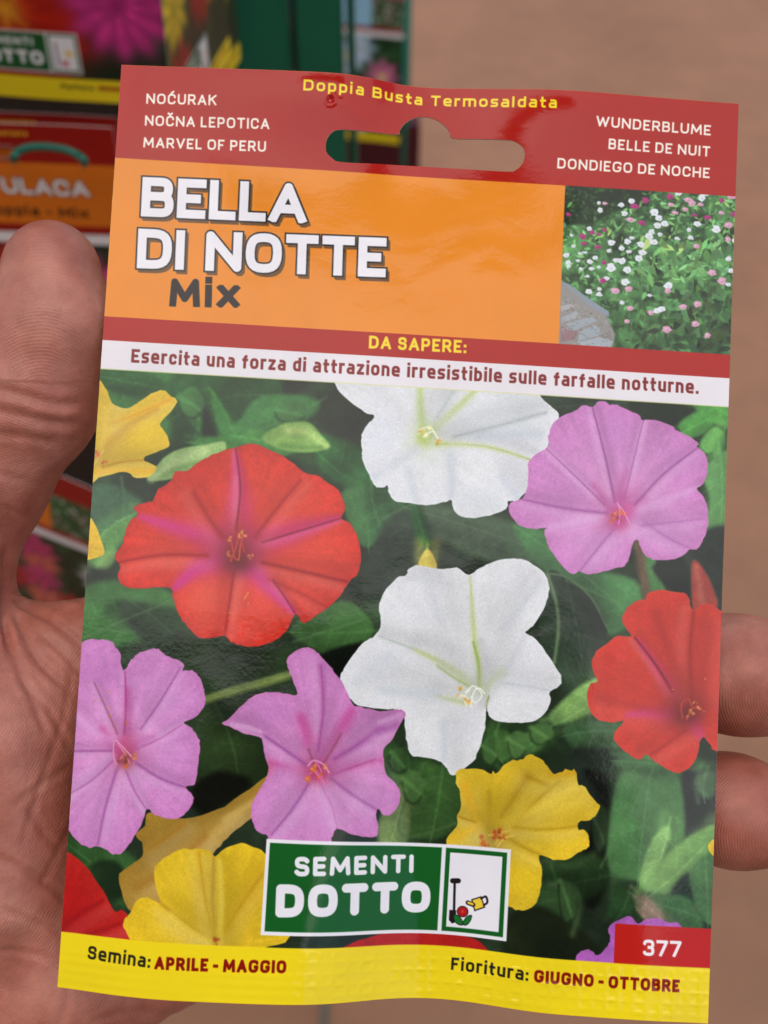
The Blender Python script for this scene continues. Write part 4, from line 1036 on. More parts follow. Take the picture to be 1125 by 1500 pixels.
    sh.line([E(892, 336), E(872, 328)], .8, K); sh.line([E(890, 334), E(874, 328)], .4, (240, 204, 60))
    sh.line(catmull([E(924, 312), E(942, 304), E(948, 326), E(934, 338)], 5, False), .35, K)

    # ---- number box ----
    n0 = P((901, 1355)); n1 = P((899, 1414))
    sh.fill(rect((n0[0] + n1[0]) / 2, P((970, 1357))[1], PW + 1, tY), (192, 34, 26), id=NUMBER)
    put_text(sh, '377', P((941.5, 1400)), P((998, 1402.5)), 2.75, .55, (246, 240, 238), gap=.10)
    # ---- lettering ----
    CREAM = (250, 244, 224)
    for txt, a, b_ in (('NOĆURAK', (214, 152), (317, 154.5)), ('NOČNA LEPOTICA', (212, 184), (394.5, 189.5)), ('MARVEL OF PERU', (209.6, 216), (389.5, 222.5)),
                       ('WUNDERBLUME', (873, 185), (1041, 198.7)), ('BELLE DE NUIT', (891, 218.3), (1040, 229.7)), ('DONDIEGO DE NOCHE', (816, 246.7), (1039.5, 261.2))):
        put_text(sh, txt, P(a), P(b_), 1.92, .36, CREAM, gap=.17, space=.34)
    put_text(sh, 'Doppia Busta Termosaldata', P((444, 132.5)), P((815.5, 158.5)), 2.0, .42, (252, 228, 48), gap=.2, space=.42)
    BK = (38, 34, 34)
    SHD = ((.55, .62), (112, 78, 44), .12)
    put_text(sh, 'BELLA', P((206, 317)), P((448, 327.5)), 7.25, 1.62, (244, 240, 238), gap=.07, outline=(BK, .27), shadow=SHD)
    put_text(sh, 'DI NOTTE', P((200, 393)), P((565, 406.5)), 7.25, 1.62, (244, 240, 238), gap=.08, space=.36, outline=(BK, .27), shadow=SHD)
    put_text(sh, 'Mix', P((248, 449)), P((350, 451)), 5.1, 1.22, (30, 25, 24), gap=.16)
    put_text(sh, 'DA SAPERE:', P((540, 510.5)), P((683, 517.5)), 2.35, .5, (250, 220, 44), gap=.15)
    put_text(sh, 'Esercita una forza di attrazione irresistibile sulle farfalle notturne.', P((192, 531)), P((1023, 577)), 2.42, .48, (128, 30, 26), gap=.17, space=.40)
    DR = (136, 22, 12)
    put_text(sh, 'Semina:', P((128, 1404.5)), P((219.5, 1418)), 2.2, .42, (40, 36, 24), gap=.17)
    put_text(sh, 'APRILE - MAGGIO', P((226, 1420)), P((419, 1426)), 2.12, .52, DR, gap=.15, space=.26)
    put_text(sh, 'Fioritura:', P((660.5, 1420.5)), P((773.5, 1437)), 2.2, .42, (40, 36, 24), gap=.17)
    put_text(sh, 'GIUGNO - OTTOBRE', P((782, 1438.5)), P((995, 1453.5)), 2.12, .52, DR, gap=.15, space=.26)
    # faint unevenness of the ink over everything
    sh.a *= (1 + .03 * fbm(H, W, 9 * R, 4, 77))[..., None]
    return sh, FL


# ----------------------------------------------------------------------------
# building a packet from a sheet of artwork
# ----------------------------------------------------------------------------
SLOT_PX = [(477, 215), (479, 203), (487, 193), (500, 189.5), (540, 192.5), (582, 196.8), (586, 190), (594, 180), (607, 173), (621, 171), (636, 174), (650, 182.5), (659, 194), (663.5, 202.5), (700, 203.5), (745, 205), (758, 209), (767, 217), (769, 228), (765, 240), (756, 249), (745, 251.5), (700, 249), (620, 244), (560, 240.5), (500, 237.5), (487, 232), (479, 224)]


def printed_mat(name, img, rough=.24, veil=.5, bump=.35):
    m, N, L, p = new_mat(name)
    tex = N.new('ShaderNodeTexImage'); tex.image = img; tex.interpolation = 'Cubic'
    L.new(tex.outputs['Color'], p.inputs['Base Color'])
    p.inputs['Roughness'].default_value = rough
    p.inputs['Specular IOR Level'].default_value = veil
    tc = N.new('ShaderNodeTexCoord')
    n1 = N.new('ShaderNodeTexNoise'); n1.inputs['Scale'].default_value = 1500; n1.inputs['Detail'].default_value = 3
    n2 = N.new('ShaderNodeTexNoise'); n2.inputs['Scale'].default_value = 260; n2.inputs['Detail'].default_value = 4
    L.new(tc.outputs['Object'], n1.inputs['Vector']); L.new(tc.outputs['Object'], n2.inputs['Vector'])
    b1 = N.new('ShaderNodeBump'); b1.inputs['Strength'].default_value = bump; b1.inputs['Distance'].default_value = 0.00003
    b2 = N.new('ShaderNodeBump'); b2.inputs['Strength'].default_value = bump; b2.inputs['Distance'].default_value = 0.00008
    L.new(n1.outputs['Fac'], b1.inputs['Height']); L.new(n2.outputs['Fac'], b2.inputs['Height'])
    n3 = N.new('ShaderNodeTexNoise'); n3.inputs['Scale'].default_value = 48; n3.inputs['Detail'].default_value = 2; n3.inputs['Distortion'].default_value = .6
    L.new(tc.outputs['Object'], n3.inputs['Vector'])
    b3 = N.new('ShaderNodeBump'); b3.inputs['Strength'].default_value = .8; b3.inputs['Distance'].default_value = 0.0003
    L.new(n3.outputs['Fac'], b3.inputs['Height'])
    L.new(b1.outputs[0], b2.inputs['Normal']); L.new(b2.outputs[0], b3.inputs['Normal']); L.new(b3.outputs[0], p.inputs['Normal'])
    return m


def build_packet(root, sheet, names, mat, back_mat, zfun, slot, cell, emboss=None, thick=.35):
    """names: id -> (part name, parent id or None, label). One grid, each face given to the printed region it carries."""
    nx, ny = int(round(PW / cell)), int(round(PH / cell))
    S, T = np.meshgrid(np.linspace(0, PW, nx + 1), np.linspace(0, PH, ny + 1))
    S, T = S.copy(), T.copy()
    hole = np.zeros((ny, nx), bool)
    if slot is not None:
        hs = Sheet.__new__(Sheet)
        d = hs.sdf(slot, S.astype(np.float32), T.astype(np.float32))
        cs, ct = (S[:-1, :-1] + S[1:, 1:]) / 2, (T[:-1, :-1] + T[1:, 1:]) / 2
        hole = hs.sdf(slot, cs.astype(np.float32), ct.astype(np.float32)) < 0
        # vertices of the cut edge are moved on to the outline
        vin = np.zeros((ny + 1, nx + 1), int); cnt = np.zeros((ny + 1, nx + 1), int)
        for dy in (0, 1):
            for dx in (0, 1):
                vin[dy:ny + dy, dx:nx + dx] += hole; cnt[dy:ny + dy, dx:nx + dx] += 1
        edge = (vin > 0) & (vin < cnt)
        iy, ix = np.where(edge)
        p = np.stack([S[iy, ix], T[iy, ix]], 1)
        best = np.full(len(p), 1e9); q = p.copy()
        for i in range(len(slot)):
            a, b = slot[i], slot[(i + 1) % len(slot)]
            e = b - a; k = np.clip(((p - a) @ e) / (e @ e + 1e-12), 0, 1)
            c = a + k[:, None] * e; dd = np.linalg.norm(p - c, axis=1)
            mm = dd < best; best[mm] = dd[mm]; q[mm] = c[mm]
        S[iy, ix], T[iy, ix] = q[:, 0], q[:, 1]
    Z = zfun(S, T)
    if emboss is not None: Z = Z + emboss(S, T)
    V = np.stack([S + SHEAR * T, -T, Z], -1).reshape(-1, 3) / 1000
    # smooth normals from the whole sheet, so part borders do not show
    h = cell * .5
    zf = (lambda s, t: zfun(s, t) + (emboss(s, t) if emboss is not None else 0))
    gx = (zf(S + h, T) - zf(S - h, T)) / (2 * h); gy = -(zf(S, T + h) - zf(S, T - h)) / (2 * h)
    NV = np.stack([-gx, -gy, np.ones_like(gx)], -1).reshape(-1, 3); NV /= np.linalg.norm(NV, axis=1)[:, None]
    idx = np.arange((nx + 1) * (ny + 1)).reshape(ny + 1, nx + 1)
    F = np.stack([idx[1:, :-1], idx[1:, 1:], idx[:-1, 1:], idx[:-1, :-1]], -1)
    cj = np.clip(((np.arange(nx) + .5) * cell * sheet.R).astype(int), 0, sheet.W - 1)
    ci = np.clip(((np.arange(ny) + .5) * cell * sheet.R).astype(int), 0, sheet.H - 1)
    fid = sheet.id[ci][:, cj].copy()
    fid[hole] = -1
    UV = np.stack([S / PW, 1 - T / PH], -1).reshape(-1, 2)
    made = {}
    for i in sorted(names, key=lambda k: (names[k][1] is not None, k)):
        name, par, label = names[i]
        f = F[fid == i]
        if len(f) == 0: continue
        u, inv = np.unique(f, return_inverse=True)
        me = quad_mesh(name, V[u], inv.reshape(-1, 4))
        uvl = me.uv_layers.new(name='print')
        li = np.empty(len(me.loops), np.int32); me.loops.foreach_get('vertex_index', li)
        uvl.data.foreach_set('uv', UV[u][li].astype(np.float32).ravel())
        me.normals_split_custom_set_from_vertices(NV[u].tolist())
        me.materials.append(mat)
        o = link(D.objects.new(name, me))
        o.parent = made[par] if par is not None and par in made else root
        if label: o['label'] = label
        made[i] = o
    # back sheet with the cut edges (outer rim and slot rim)
    body = np.clip(np.sin(np.pi * np.clip((S / PW), 0, 1)), 0, 1) ** .6 * np.clip(np.sin(np.pi * np.clip((T / PH - .13) / .80, 0, 1)), 0, 1) ** .6
    ZB = zfun(S, T) - thick - 2.2 * body
    st = 2 if (nx % 2 == 0 and ny % 2 == 0) else 1
    VB = np.stack([S + SHEAR * T, -T, ZB], -1).reshape(-1, 3) / 1000
    allV = np.concatenate([V, VB]); n0 = len(V)
    ok = ~hole
    Fb = (F + n0)[ok][:, ::-1]
    rim = []
    def rimf(a, b):
        rim.append(np.stack([a, b, b + n0, a + n0], -1))
    rimf(idx[0, 1:], idx[0, :-1]); rimf(idx[-1, :-1], idx[-1, 1:]); rimf(idx[:-1, 0], idx[1:, 0]); rimf(idx[1:, -1], idx[:-1, -1])
    if slot is not None:
        lft = ok[:, :-1] & hole[:, 1:]; rgt = hole[:, :-1] & ok[:, 1:]
        y, x = np.where(lft); rimf(idx[y, x + 1], idx[y + 1, x + 1])
        y, x = np.where(rgt); rimf(idx[y + 1, x + 1], idx[y, x + 1])
        up = ok[:-1] & hole[1:]; dn = hole[:-1] & ok[1:]
        y, x = np.where(up); rimf(idx[y + 1, x + 1], idx[y + 1, x])
        y, x = np.where(dn); rimf(idx[y + 1, x], idx[y + 1, x + 1])
    Fa = np.concatenate([Fb] + rim)
    u, inv = np.unique(Fa, return_inverse=True)
    me = quad_mesh('back_sheet', allV[u], inv.reshape(-1, 4))
    me.materials.append(back_mat)
    o = link(D.objects.new('back_sheet', me)); o.parent = root
    return made


def frame_matrix(origin, ax, ay, az):
    return Matrix(((ax[0], ay[0], az[0], origin[0]), (ax[1], ay[1], az[1], origin[1]), (ax[2], ay[2], az[2], origin[2]), (0, 0, 0, 1)))


def cam_vec(v):
    return v[0] * AX_R + v[1] * AX_D + v[2] * AX_F


paper_back = paint_mat('packet_paper', srgb(206, 196, 186), srgb(222, 214, 206), .6, 900, .1)

# ============================================================================
# SETTING
# ============================================================================
def make_floor():
    m, N, L, p = new_mat('terracotta_floor')
    tc = N.new('ShaderNodeTexCoord')
    def noise(scale, det, rough=.6):
        n = N.new('ShaderNodeTexNoise'); n.inputs['Scale'].default_value = scale; n.inputs['Detail'].default_value = det; n.inputs['Roughness'].default_value = rough
        L.new(tc.outputs['Object'], n.inputs['Vector']); return n
    n1 = noise(2.4, 5); n2 = noise(14, 6); n3 = noise(180, 4)
    r1 = N.new('ShaderNodeValToRGB')
    r1.color_ramp.elements[0].position = .32; r1.color_ramp.elements[0].color = (.262, .122, .060, 1)
    r1.color_ramp.elements[1].position = .68; r1.color_ramp.elements[1].color = (.330, .158, .080, 1)
    L.new(n1.outputs['Fac'], r1.inputs[0])
    r2 = N.new('ShaderNodeValToRGB')
    r2.color_ramp.elements[0].position = .35; r2.color_ramp.elements[0].color = (.80, .78, .78, 1)
    r2.color_ramp.elements[1].position = .7; r2.color_ramp.elements[1].color = (1.12, 1.1, 1.06, 1)
    L.new(n2.outputs['Fac'], r2.inputs[0])
    mx = N.new('ShaderNodeMixRGB'); mx.blend_type = 'MULTIPLY'; mx.inputs[0].default_value = .4
    L.new(r1.outputs[0], mx.inputs[1]); L.new(r2.outputs[0], mx.inputs[2])
    L.new(mx.outputs[0], p.inputs['Base Color'])
    p.inputs['Roughness'].default_value = .75
    b = N.new('ShaderNodeBump'); b.inputs['Strength'].default_value = .25; b.inputs['Distance'].default_value = .002
    L.new(n3.outputs['Fac'], b.inputs['Height']); L.new(b.outputs[0], p.inputs['Normal'])
    o = mesh_obj('floor', [(-30, -30, 0), (30, -30, 0), (30, 30, 0), (-30, 30, 0)], [(0, 1, 2, 3)], m, smooth=False)
    tag(o, kind='structure')
    jm = paint_mat('joint_filler', srgb(92, 84, 70), srgb(112, 100, 84), .8, 40, .2)
    o = mesh_obj('floor_joint', [(-.080, -6, .003), (-.068, -6, .003), (-.068, 6, .003), (-.080, 6, .003)], [(0, 1, 2, 3)], jm, smooth=False)
    tag(o, kind='structure')


make_floor()

def box_mesh(bm, c, size, rot=None):
    r = bmesh.ops.create_cube(bm, size=1.0)
    M = Matrix.Translation(Vector(c)) @ (rot.to_4x4() if rot is not None else Matrix.Identity(4)) @ Matrix.Diagonal((*size, 1))
    bmesh.ops.transform(bm, matrix=M, verts=r['verts'])
    return r['verts']


def box_obj(name, c, size, mat, parent=None, bevel=.002, rotz=0):
    bm = bmesh.new()
    box_mesh(bm, c, size, Matrix.Rotation(rotz, 3, 'Z'))
    if bevel: bmesh.ops.bevel(bm, geom=bm.edges[:], offset=bevel, segments=2, affect='EDGES')
    me = D.meshes.new(name); bm.to_mesh(me); bm.free()
    o = link(D.objects.new(name, me)); me.materials.append(mat)
    if parent is not None: o.parent = parent
    return o


def tube_obj(name, pts, rad, mat, parent=None, n=8):
    pts = np.asarray(pts, float); V, F = [], []
    for i, p in enumerate(pts):
        d = pts[min(i + 1, len(pts) - 1)] - pts[max(i - 1, 0)]; d /= np.linalg.norm(d)
        u = np.cross(d, [0.31, .2, .93]); u /= np.linalg.norm(u); v = np.cross(d, u)
        for k in range(n):
            a = 2 * math.pi * k / n
            V.append(p + rad * (math.cos(a) * u + math.sin(a) * v))
    for i in range(len(pts) - 1):
        for k in range(n):
            F.append((i * n + k, i * n + (k + 1) % n, (i + 1) * n + (k + 1) % n, (i + 1) * n + k))
    F.append(tuple(range(n))[::-1]); F.append(tuple(range((len(pts) - 1) * n, len(pts) * n)))
    return mesh_obj(name, V, F, mat, parent)


# unseen wall behind the eye and panel overhead, added to shape the print's reflections
added_wall_m = paint_mat('added_wall_dark', (.055, .046, .04, 1), (.075, .064, .055, 1), .8, 6, .1)
w_ = box_obj('added_wall', (-2.35, -3.1, 2.45), (6.6, .3, 4.9), added_wall_m, bevel=.01)
tag(w_, kind='structure')
added_panel_m = paint_mat('added_panel_dark', (.03, .03, .03, 1), (.045, .042, .04, 1), .7, 8, .1)
w_ = box_obj('added_panel', (0.05, -.505, 3.40), (.70, .19, .06), added_panel_m, bevel=.01)  # added out of view, mirrored as a dark band in the gloss
tag(w_, kind='structure')

# ============================================================================
# THE SEED PACKET IN THE HAND
# ============================================================================
art, FLABELS = front_artwork()
img = art.image('packet_print')
print_mat = printed_mat('glossy_print', img, .09, .28, .3)
pack_root = empty('seed_packet', frame_matrix(view_pt(*TL), cam_vec(PA), -cam_vec(PB), cam_vec(PN)))
tag(pack_root, 'large glossy flower seed packet held in the hand, orange title panel, in sharp focus', 'seed packet')
names = {HEADER: ('header_tab', None, 'dark red hang tab with slot and cream plant names'), TITLE: ('title_panel', None, 'orange panel with white title lettering'),
         GARDEN: ('garden_picture', None, 'small picture of a flowering bush by a paved path'), RED: ('notice_strip', None, 'thin red strip with yellow words'),
         SLOGAN: ('slogan_strip', None, 'white strip with a dark red sentence'), LEAVES: ('flower_picture', None, 'large picture of flowers among dark green leaves'),
         BADGE: ('maker_badge', None, 'green badge with white rounded lettering'), EMBLEM: ('emblem_picture', BADGE, 'white framed emblem with spade and red blossom'),
         NUMBER: ('number_box', None, 'red box with white number 377'), SEAL: ('bottom_seal', None, 'yellow embossed seal with sowing months')}
for k, lab in enumerate(FLABELS):
    names[FLOWER0 + k] = ('printed_flower', LEAVES, lab)


def seal_emboss(s, t):
    ts = P((820, 1442))[1]
    ts2 = P((240, 1428))[1]
    u = s / PW
    z = np.zeros_like(s)
    # waffle on the right part, ribs on the left part
    k = 1 / (1 + np.exp(-(s - 41) / 1.2))
    r1 = 1 / (1 + np.exp(-(t - (PH - 8.6)) / .25)) / (1 + np.exp((t - (PH - .7)) / .2))
    wx = .5 + .5 * np.cos(2 * np.pi * s / 2.35); wy = .5 + .5 * np.cos(2 * np.pi * (t - PH + 1.2) / 1.9)
    wob = .6 + .4 * np.sin(s * .37 + 1.1) * np.sin(t * 1.3 + s * .11) + .25 * np.sin(s * 1.21)
    z += k * r1 * np.clip(wob, .1, 1.2) * (.15 * np.maximum(wx, wy) ** 3)
    r2 = 1 / (1 + np.exp(-(t - (PH - 6.5)) / .3))
    z += (1 - k) * r2 * .05 * (.7 + .5 * np.sin(s * .23)) * (.5 + .5 * np.cos(2 * np.pi * (t - PH) / 1.55))
    # small dent under the top lettering and a crease beside the slot
    c = DENT
    d2 = ((s - c[0]) ** 2 + (t - c[1]) ** 2)
    z += -.42 * np.exp(-d2 / .5 ** 2) + .12 * np.exp(-((np.sqrt(d2) - .95) / .3) ** 2)
    a, b = CREASE
    e = b - a; kk = np.clip(((s - a[0]) * e[0] + (t - a[1]) * e[1]) / (e @ e), 0, 1)
    dd = np.sqrt((s - a[0] - kk * e[0]) ** 2 + (t - a[1] - kk * e[1]) ** 2)
    z += .10 * np.exp(-(dd / .9) ** 2)
    return z


DENT = P((484, 146))
CREASE = (P((500, 150)), P((535, 176)))
build_packet(pack_root, art, names, print_mat, paper_back, bend, catmull(P(SLOT_PX), 3), .40, seal_emboss)

# ============================================================================
# THE HAND
# ============================================================================
def hand_prims():
    # (px, py, depth mm, radius mm) joints, chains of round cones
    J = lambda x, y, d: np.array([(x - 562.5) / FPX * d, (y - 750) / FPX * d, d])
    chains = []
    def chain(*js, k=2.5):
        chains.append(([(J(x, y, d), r) for x, y, d, r in js], k))
    # thumb
    chain((74, 396, 206.5, 9.3), (76, 470, 206.0, 10.5), (52, 590, 208.0, 10.9), (-14, 700, 210.5, 10.6), (-92, 850, 213.0, 12.4), k=3)
    # fingers
    chain((400, 900, 226, 12.0), (640, 840, 219, 10.6), (800, 820, 213, 10.0), (930, 815, 212, 8.9), k=3)
    chain((440, 1050, 227, 12.0), (760, 992, 221, 10.8), (985, 978, 211.0, 10.6), (1090, 990, 209.0, 10.3), (1176, 1006, 209.5, 8.8), k=3)
    chain((420, 1190, 226, 11.6), (740, 1170, 220, 10.4), (960, 1172, 211.0, 10.0), (1075, 1188, 209.0, 9.6), (1146, 1203, 209.5, 8.2), k=3)
    chain((370, 1320, 223, 10.6), (590, 1330, 216, 9.2), (760, 1350, 212, 8.6), (850, 1362, 212, 7.6), k=3)
    # palm
    W = (-290, 1360, 226)
    chain((400, 905, 226, 13.0), (60, 1065, 224, 16), (-290, 1290, 228, 18), k=9)
    chain((440, 1050, 227, 12.5), (80, 1180, 226, 16), (-290, 1340, 229, 18), k=9)
    chain((420, 1190, 226, 12.0), (80, 1300, 225, 16), (-290, 1400, 229, 18), k=9)
    chain((370, 1320, 223, 11.5), (120, 1430, 222, 15), (-270, 1480, 226, 17), k=9)
    # web between thumb and index, thenar and heel of the hand
    chain((-92, 850, 213, 12.4), (-70, 1010, 216, 17), (-110, 1240, 220, 20), (-260, 1360, 226, 19), k=5)
    chain((20, 972, 217, 10.5), (140, 952, 219, 10.5), k=5)
    chain((12, 1090, 209.5, 14), (-4, 1280, 210, 15), k=10)
    chain((95, 1440, 212.5, 12), (0, 1560, 219, 15), (-140, 1540, 222, 16), k=9)
    # forearm
    chain((-290, 1320, 229, 19), (-760, 1490, 240, 25), (-1500, 1760, 262, 33), k=14)
    chain((-290, 1430, 229, 18), (-760, 1640, 240, 25), (-1500, 1960, 262, 33), k=14)
    return chains


def sd_round_cone(p, a, b, r1, r2):
    ba = (b - a).astype(np.float32); l2 = float(ba @ ba)
    pa = p - a.astype(np.float32)
    h = np.clip((pa @ ba) / l2, 0, 1)
    d = pa - h[..., None] * ba
    return np.sqrt((d * d).sum(-1)) - (r1 + (r2 - r1) * h)


def smin(a, b, k):
    h = np.clip(.5 + .5 * (b - a) / k, 0, 1)
    return b + (a - b) * h - k * h * (1 - h)


def surface_nets(fld, org, st):
    nz, ny, nx = fld.shape
    ins = fld < 0
    c = [(i >> 2 & 1, i >> 1 & 1, i & 1) for i in range(8)]
    val = np.stack([fld[a:nz - 1 + a, b:ny - 1 + b, d:nx - 1 + d] for a, b, d in c])
    s = (val < 0).sum(0)
    act = (s > 0) & (s < 8)
    cz, cy, cx = np.where(act)
    v = val[:, cz, cy, cx]
    acc = np.zeros((len(cz), 3)); cnt = np.zeros(len(cz))
    edges = [(i, j) for i in range(8) for j in range(i + 1, 8) if bin(i ^ j).count('1') == 1]
    for i, j in edges:
        m = (v[i] < 0) != (v[j] < 0)
        t = np.where(m, v[i] / np.where(m, v[i] - v[j], 1), 0)
        pi, pj = np.array(c[i], float), np.array(c[j], float)
        acc[m] += pi + t[m, None] * (pj - pi); cnt[m] += 1
    q = acc / cnt[:, None]
    verts = (np.stack([cz, cy, cx], 1) + q)[:, ::-1] * st + org
    vid = np.full(act.shape, -1); vid[cz, cy, cx] = np.arange(len(cz))
    faces = []
    def quads(m, a, b, d, e, flip):
        f = np.stack([a[m], b[m], d[m], e[m]], 1)
        fl = flip[m]
        f[fl] = f[fl][:, ::-1]
        faces.append(f[(f >= 0).all(1)])
    # x edges
    A = ins[1:-1, 1:-1, :-1]; B = ins[1:-1, 1:-1, 1:]
    m = A != B; quads(m, vid[:-1, :-1, :], vid[:-1, 1:, :], vid[1:, 1:, :], vid[1:, :-1, :], ~A)
    A = ins[1:-1, :-1, 1:-1]; B = ins[1:-1, 1:, 1:-1]
    m = A != B; quads(m, vid[:-1, :, :-1], vid[1:, :, :-1], vid[1:, :, 1:], vid[:-1, :, 1:], ~A)
    A = ins[:-1, 1:-1, 1:-1]; B = ins[1:, 1:-1, 1:-1]
    m = A != B; quads(m, vid[:, :-1, :-1], vid[:, :-1, 1:], vid[:, 1:, 1:], vid[:, 1:, :-1], ~A)
    return verts, np.concatenate(faces)


def hand_field(p):
    """signed distance in mm, p (...,3) in viewer millimetres"""
    d = None
    for js, k in HAND:
        c = None
        for (a, ra), (b, rb) in zip(js[:-1], js[1:]):
            q = sd_round_cone(p, a, b, ra, rb)
            c = q if c is None else smin(c, q, 4.0)
        d = c if d is None else smin(d, c, k)
    return d


HAND = hand_prims()


def skin_px(V):
    return np.stack([V[:, 0] / V[:, 2] * FPX + 562.5, V[:, 1] / V[:, 2] * FPX + 750], 1)


# folds of the skin: polylines on the palm side (measuring pixels), width px, depth mm
FOLDS = [
    ([(-20, 566), (30, 578), (80, 592), (120, 590)], 7, .55), ([(-30, 600), (20, 606), (70, 618), (118, 622)], 7, .5), ([(-40, 632), (30, 640), (84, 650)], 6, .3), ([(-20, 690), (40, 706)], 5, .2), ([(0, 740), (40, 760)], 5, .2),
    ([(8, 800), (8, 850), (6, 905), (14, 960)], 6, 1.0), ([(8, 880), (40, 890), (80, 912), (125, 950)], 6, .7), ([(8, 878), (30, 920), (56, 970), (100, 1010)], 6, .6), ([(10, 872), (60, 868), (130, 880)], 5, .4), ([(6, 900), (20, 960), (50, 1030), (70, 1080)], 6, .4),
    ([(60, 930), (90, 955), (130, 1000)], 5, .4), ([(24, 990), (70, 1040), (110, 1110)], 5, .3), ([(110, 960), (90, 1060), (60, 1150), (30, 1240)], 5, .22),
    ([(40, 1180), (80, 1240), (130, 1260)], 5, .3), ([(-20, 1250), (50, 1282), (110, 1330)], 6, .4), ([(0, 1330), (50, 1350), (100, 1370)], 5, .3), ([(20, 1180), (60, 1150), (110, 1120)], 5, .25), ([(0, 1390), (60, 1400), (96, 1420)], 5, .3),
    ([(60, 1300), (90, 1240), (118, 1180)], 5, .25), ([(130, 1500), (200, 1480), (260, 1490)], 6, .25), ([(80, 1520), (100, 1450), (90, 1390)], 6, .3),
    ([(1066, 925), (1072, 960), (1070, 985)], 4, .15), ([(1074, 920), (1080, 945)], 4, .12),
]


def make_hand():
    st = 1.25
    lo = np.array([-230., -70., 186.]); hi = np.array([90., 180., 262.])
    # forearm needs the far left; keep two boxes' worth in one grid
    nx, ny, nz = ((hi - lo) / st).astype(int)
    fld = np.empty((nz, ny, nx), np.float32)
    gx = (lo[0] + np.arange(nx) * st).astype(np.float32); gy = (lo[1] + np.arange(ny) * st).astype(np.float32)
    XX, YY = np.meshgrid(gx, gy)
    for k in range(nz):
        p = np.stack([XX, YY, np.full_like(XX, lo[2] + k * st)], -1)
        fld[k] = hand_field(p)
    fld[0] = 1; fld[-1] = 1; fld[:, 0] = 1; fld[:, -1] = 1; fld[:, :, 0] = 1; fld[:, :, -1] = 1
    V, F = surface_nets(fld, lo, st)
    me = quad_mesh('hand', V, F)
    ob = link(D.objects.new('hand', me))
    sub = ob.modifiers.new('sub', 'SUBSURF'); sub.levels = 1; sub.render_levels = 1
    dg = bpy.context.evaluated_depsgraph_get()
    me2 = D.meshes.new_from_object(ob.evaluated_get(dg))
    D.objects.remove(ob); D.meshes.remove(me)
    n = len(me2.vertices)
    V = np.empty(n * 3, np.float32); me2.vertices.foreach_get('co', V); V = V.reshape(-1, 3).astype(float)
    N = np.empty(n * 3, np.float32); me2.vertices.foreach_get('normal', N); N = N.reshape(-1, 3)
    q = skin_px(V)
    front = N[:, 2] < .15
    dep = np.zeros(n); red = np.zeros(n)
    hs = Sheet.__new__(Sheet)
    for pts, w, a in FOLDS:
        d, t = hs.dist(catmull(pts, 4, False), q[:, 0].astype(np.float32), q[:, 1].astype(np.float32))
        fall = np.exp(-(d / w) ** 2) * np.clip(np.minimum(t, 1 - t) * 6 + .15, 0, 1)
        fall *= front
        a = a * .95; w = w * .78
        dep -= a * fall; dep += a * .3 * np.exp(-((d - w * 2.4) / (w * 1.3)) ** 2) * front * np.clip(np.minimum(t, 1 - t) * 6, 0, 1)
        red = np.maximum(red, fall * min(1, a * 1.6))
    # gentle unevenness
    rr = np.random.default_rng(3)
    lump = np.zeros(n)
    for k in range(26):
        kv = rr.normal(0, 1, 3); kv *= rr.uniform(.12, .5) / np.linalg.norm(kv)
        lump += np.sin(V @ kv + rr.uniform(0, 6)) * .05
    V2 = V + N * (dep + lump)[:, None]
    # ridge coordinate (mm along which the skin ridges repeat)
    sc = 8.0
    def ell(cx, cy, sx, sy):
        return np.sqrt(((q[:, 0] - cx) / sx) ** 2 + ((q[:, 1] - cy) / sy) ** 2) / sc
    r_thumb = ell(60, 640, .9, 1.25)
    r_low = (q[:, 1] - .35 * q[:, 0]) / sc
    r_palm = (q[:, 0] * .85 + q[:, 1] * .5) / sc
    r_f1 = ell(1190, 1020, 1.0, .8); r_f2 = ell(1200, 1230, 1.0, .8)
    ridge = np.where(q[:, 0] > 700, np.where(q[:, 1] < 1085, r_f1, r_f2), np.where(q[:, 1] < 560, r_thumb, np.where(q[:, 1] < 860, r_low, r_palm)))
    rid_a = np.where(q[:, 0] > 700, .8, np.where(q[:, 1] < 560, .38, np.where(q[:, 1] < 860, .34, np.where(q[:, 1] > 1330, .6, .34)))) * np.clip((-N[:, 2] + .1) * 1.5, 0, 1)
    W = V2 / 1000
    W = W[:, 0:1] * AX_R + W[:, 1:2] * AX_D + W[:, 2:3] * AX_F
    org = W[np.argmin(np.linalg.norm(q - np.array([60, 1200]), axis=1))]
    base = EYE + org
    me2.vertices.foreach_set('co', (W - org).astype(np.float32).ravel())
    for nm, arr in (('ridge', ridge), ('ridge_amount', rid_a), ('fold', red)):
        at_ = me2.attributes.new(nm, 'FLOAT', 'POINT'); at_.data.foreach_set('value', arr.astype(np.float32))
    me2.update()
    me2.polygons.foreach_set('use_smooth', np.ones(len(me2.polygons), bool))
    me2.name = 'hand'
    o = link(D.objects.new('hand', me2)); o.location = base
    # skin
    m, Nn, L, p = new_mat('skin')
    tc = Nn.new('ShaderNodeTexCoord')
    def noise(scale, det=4, rough=.55):
        n_ = Nn.new('ShaderNodeTexNoise'); n_.inputs['Scale'].default_value = scale; n_.inputs['Detail'].default_value = det; n_.inputs['Roughness'].default_value = rough
        L.new(tc.outputs['Object'], n_.inputs['Vector']); return n_
    def ramp(src, p0, c0, p1, c1):
        r = Nn.new('ShaderNodeValToRGB'); e = r.color_ramp.elements
        e[0].position = p0; e[0].color = c0; e[1].position = p1; e[1].color = c1
        L.new(src, r.inputs[0]); return r
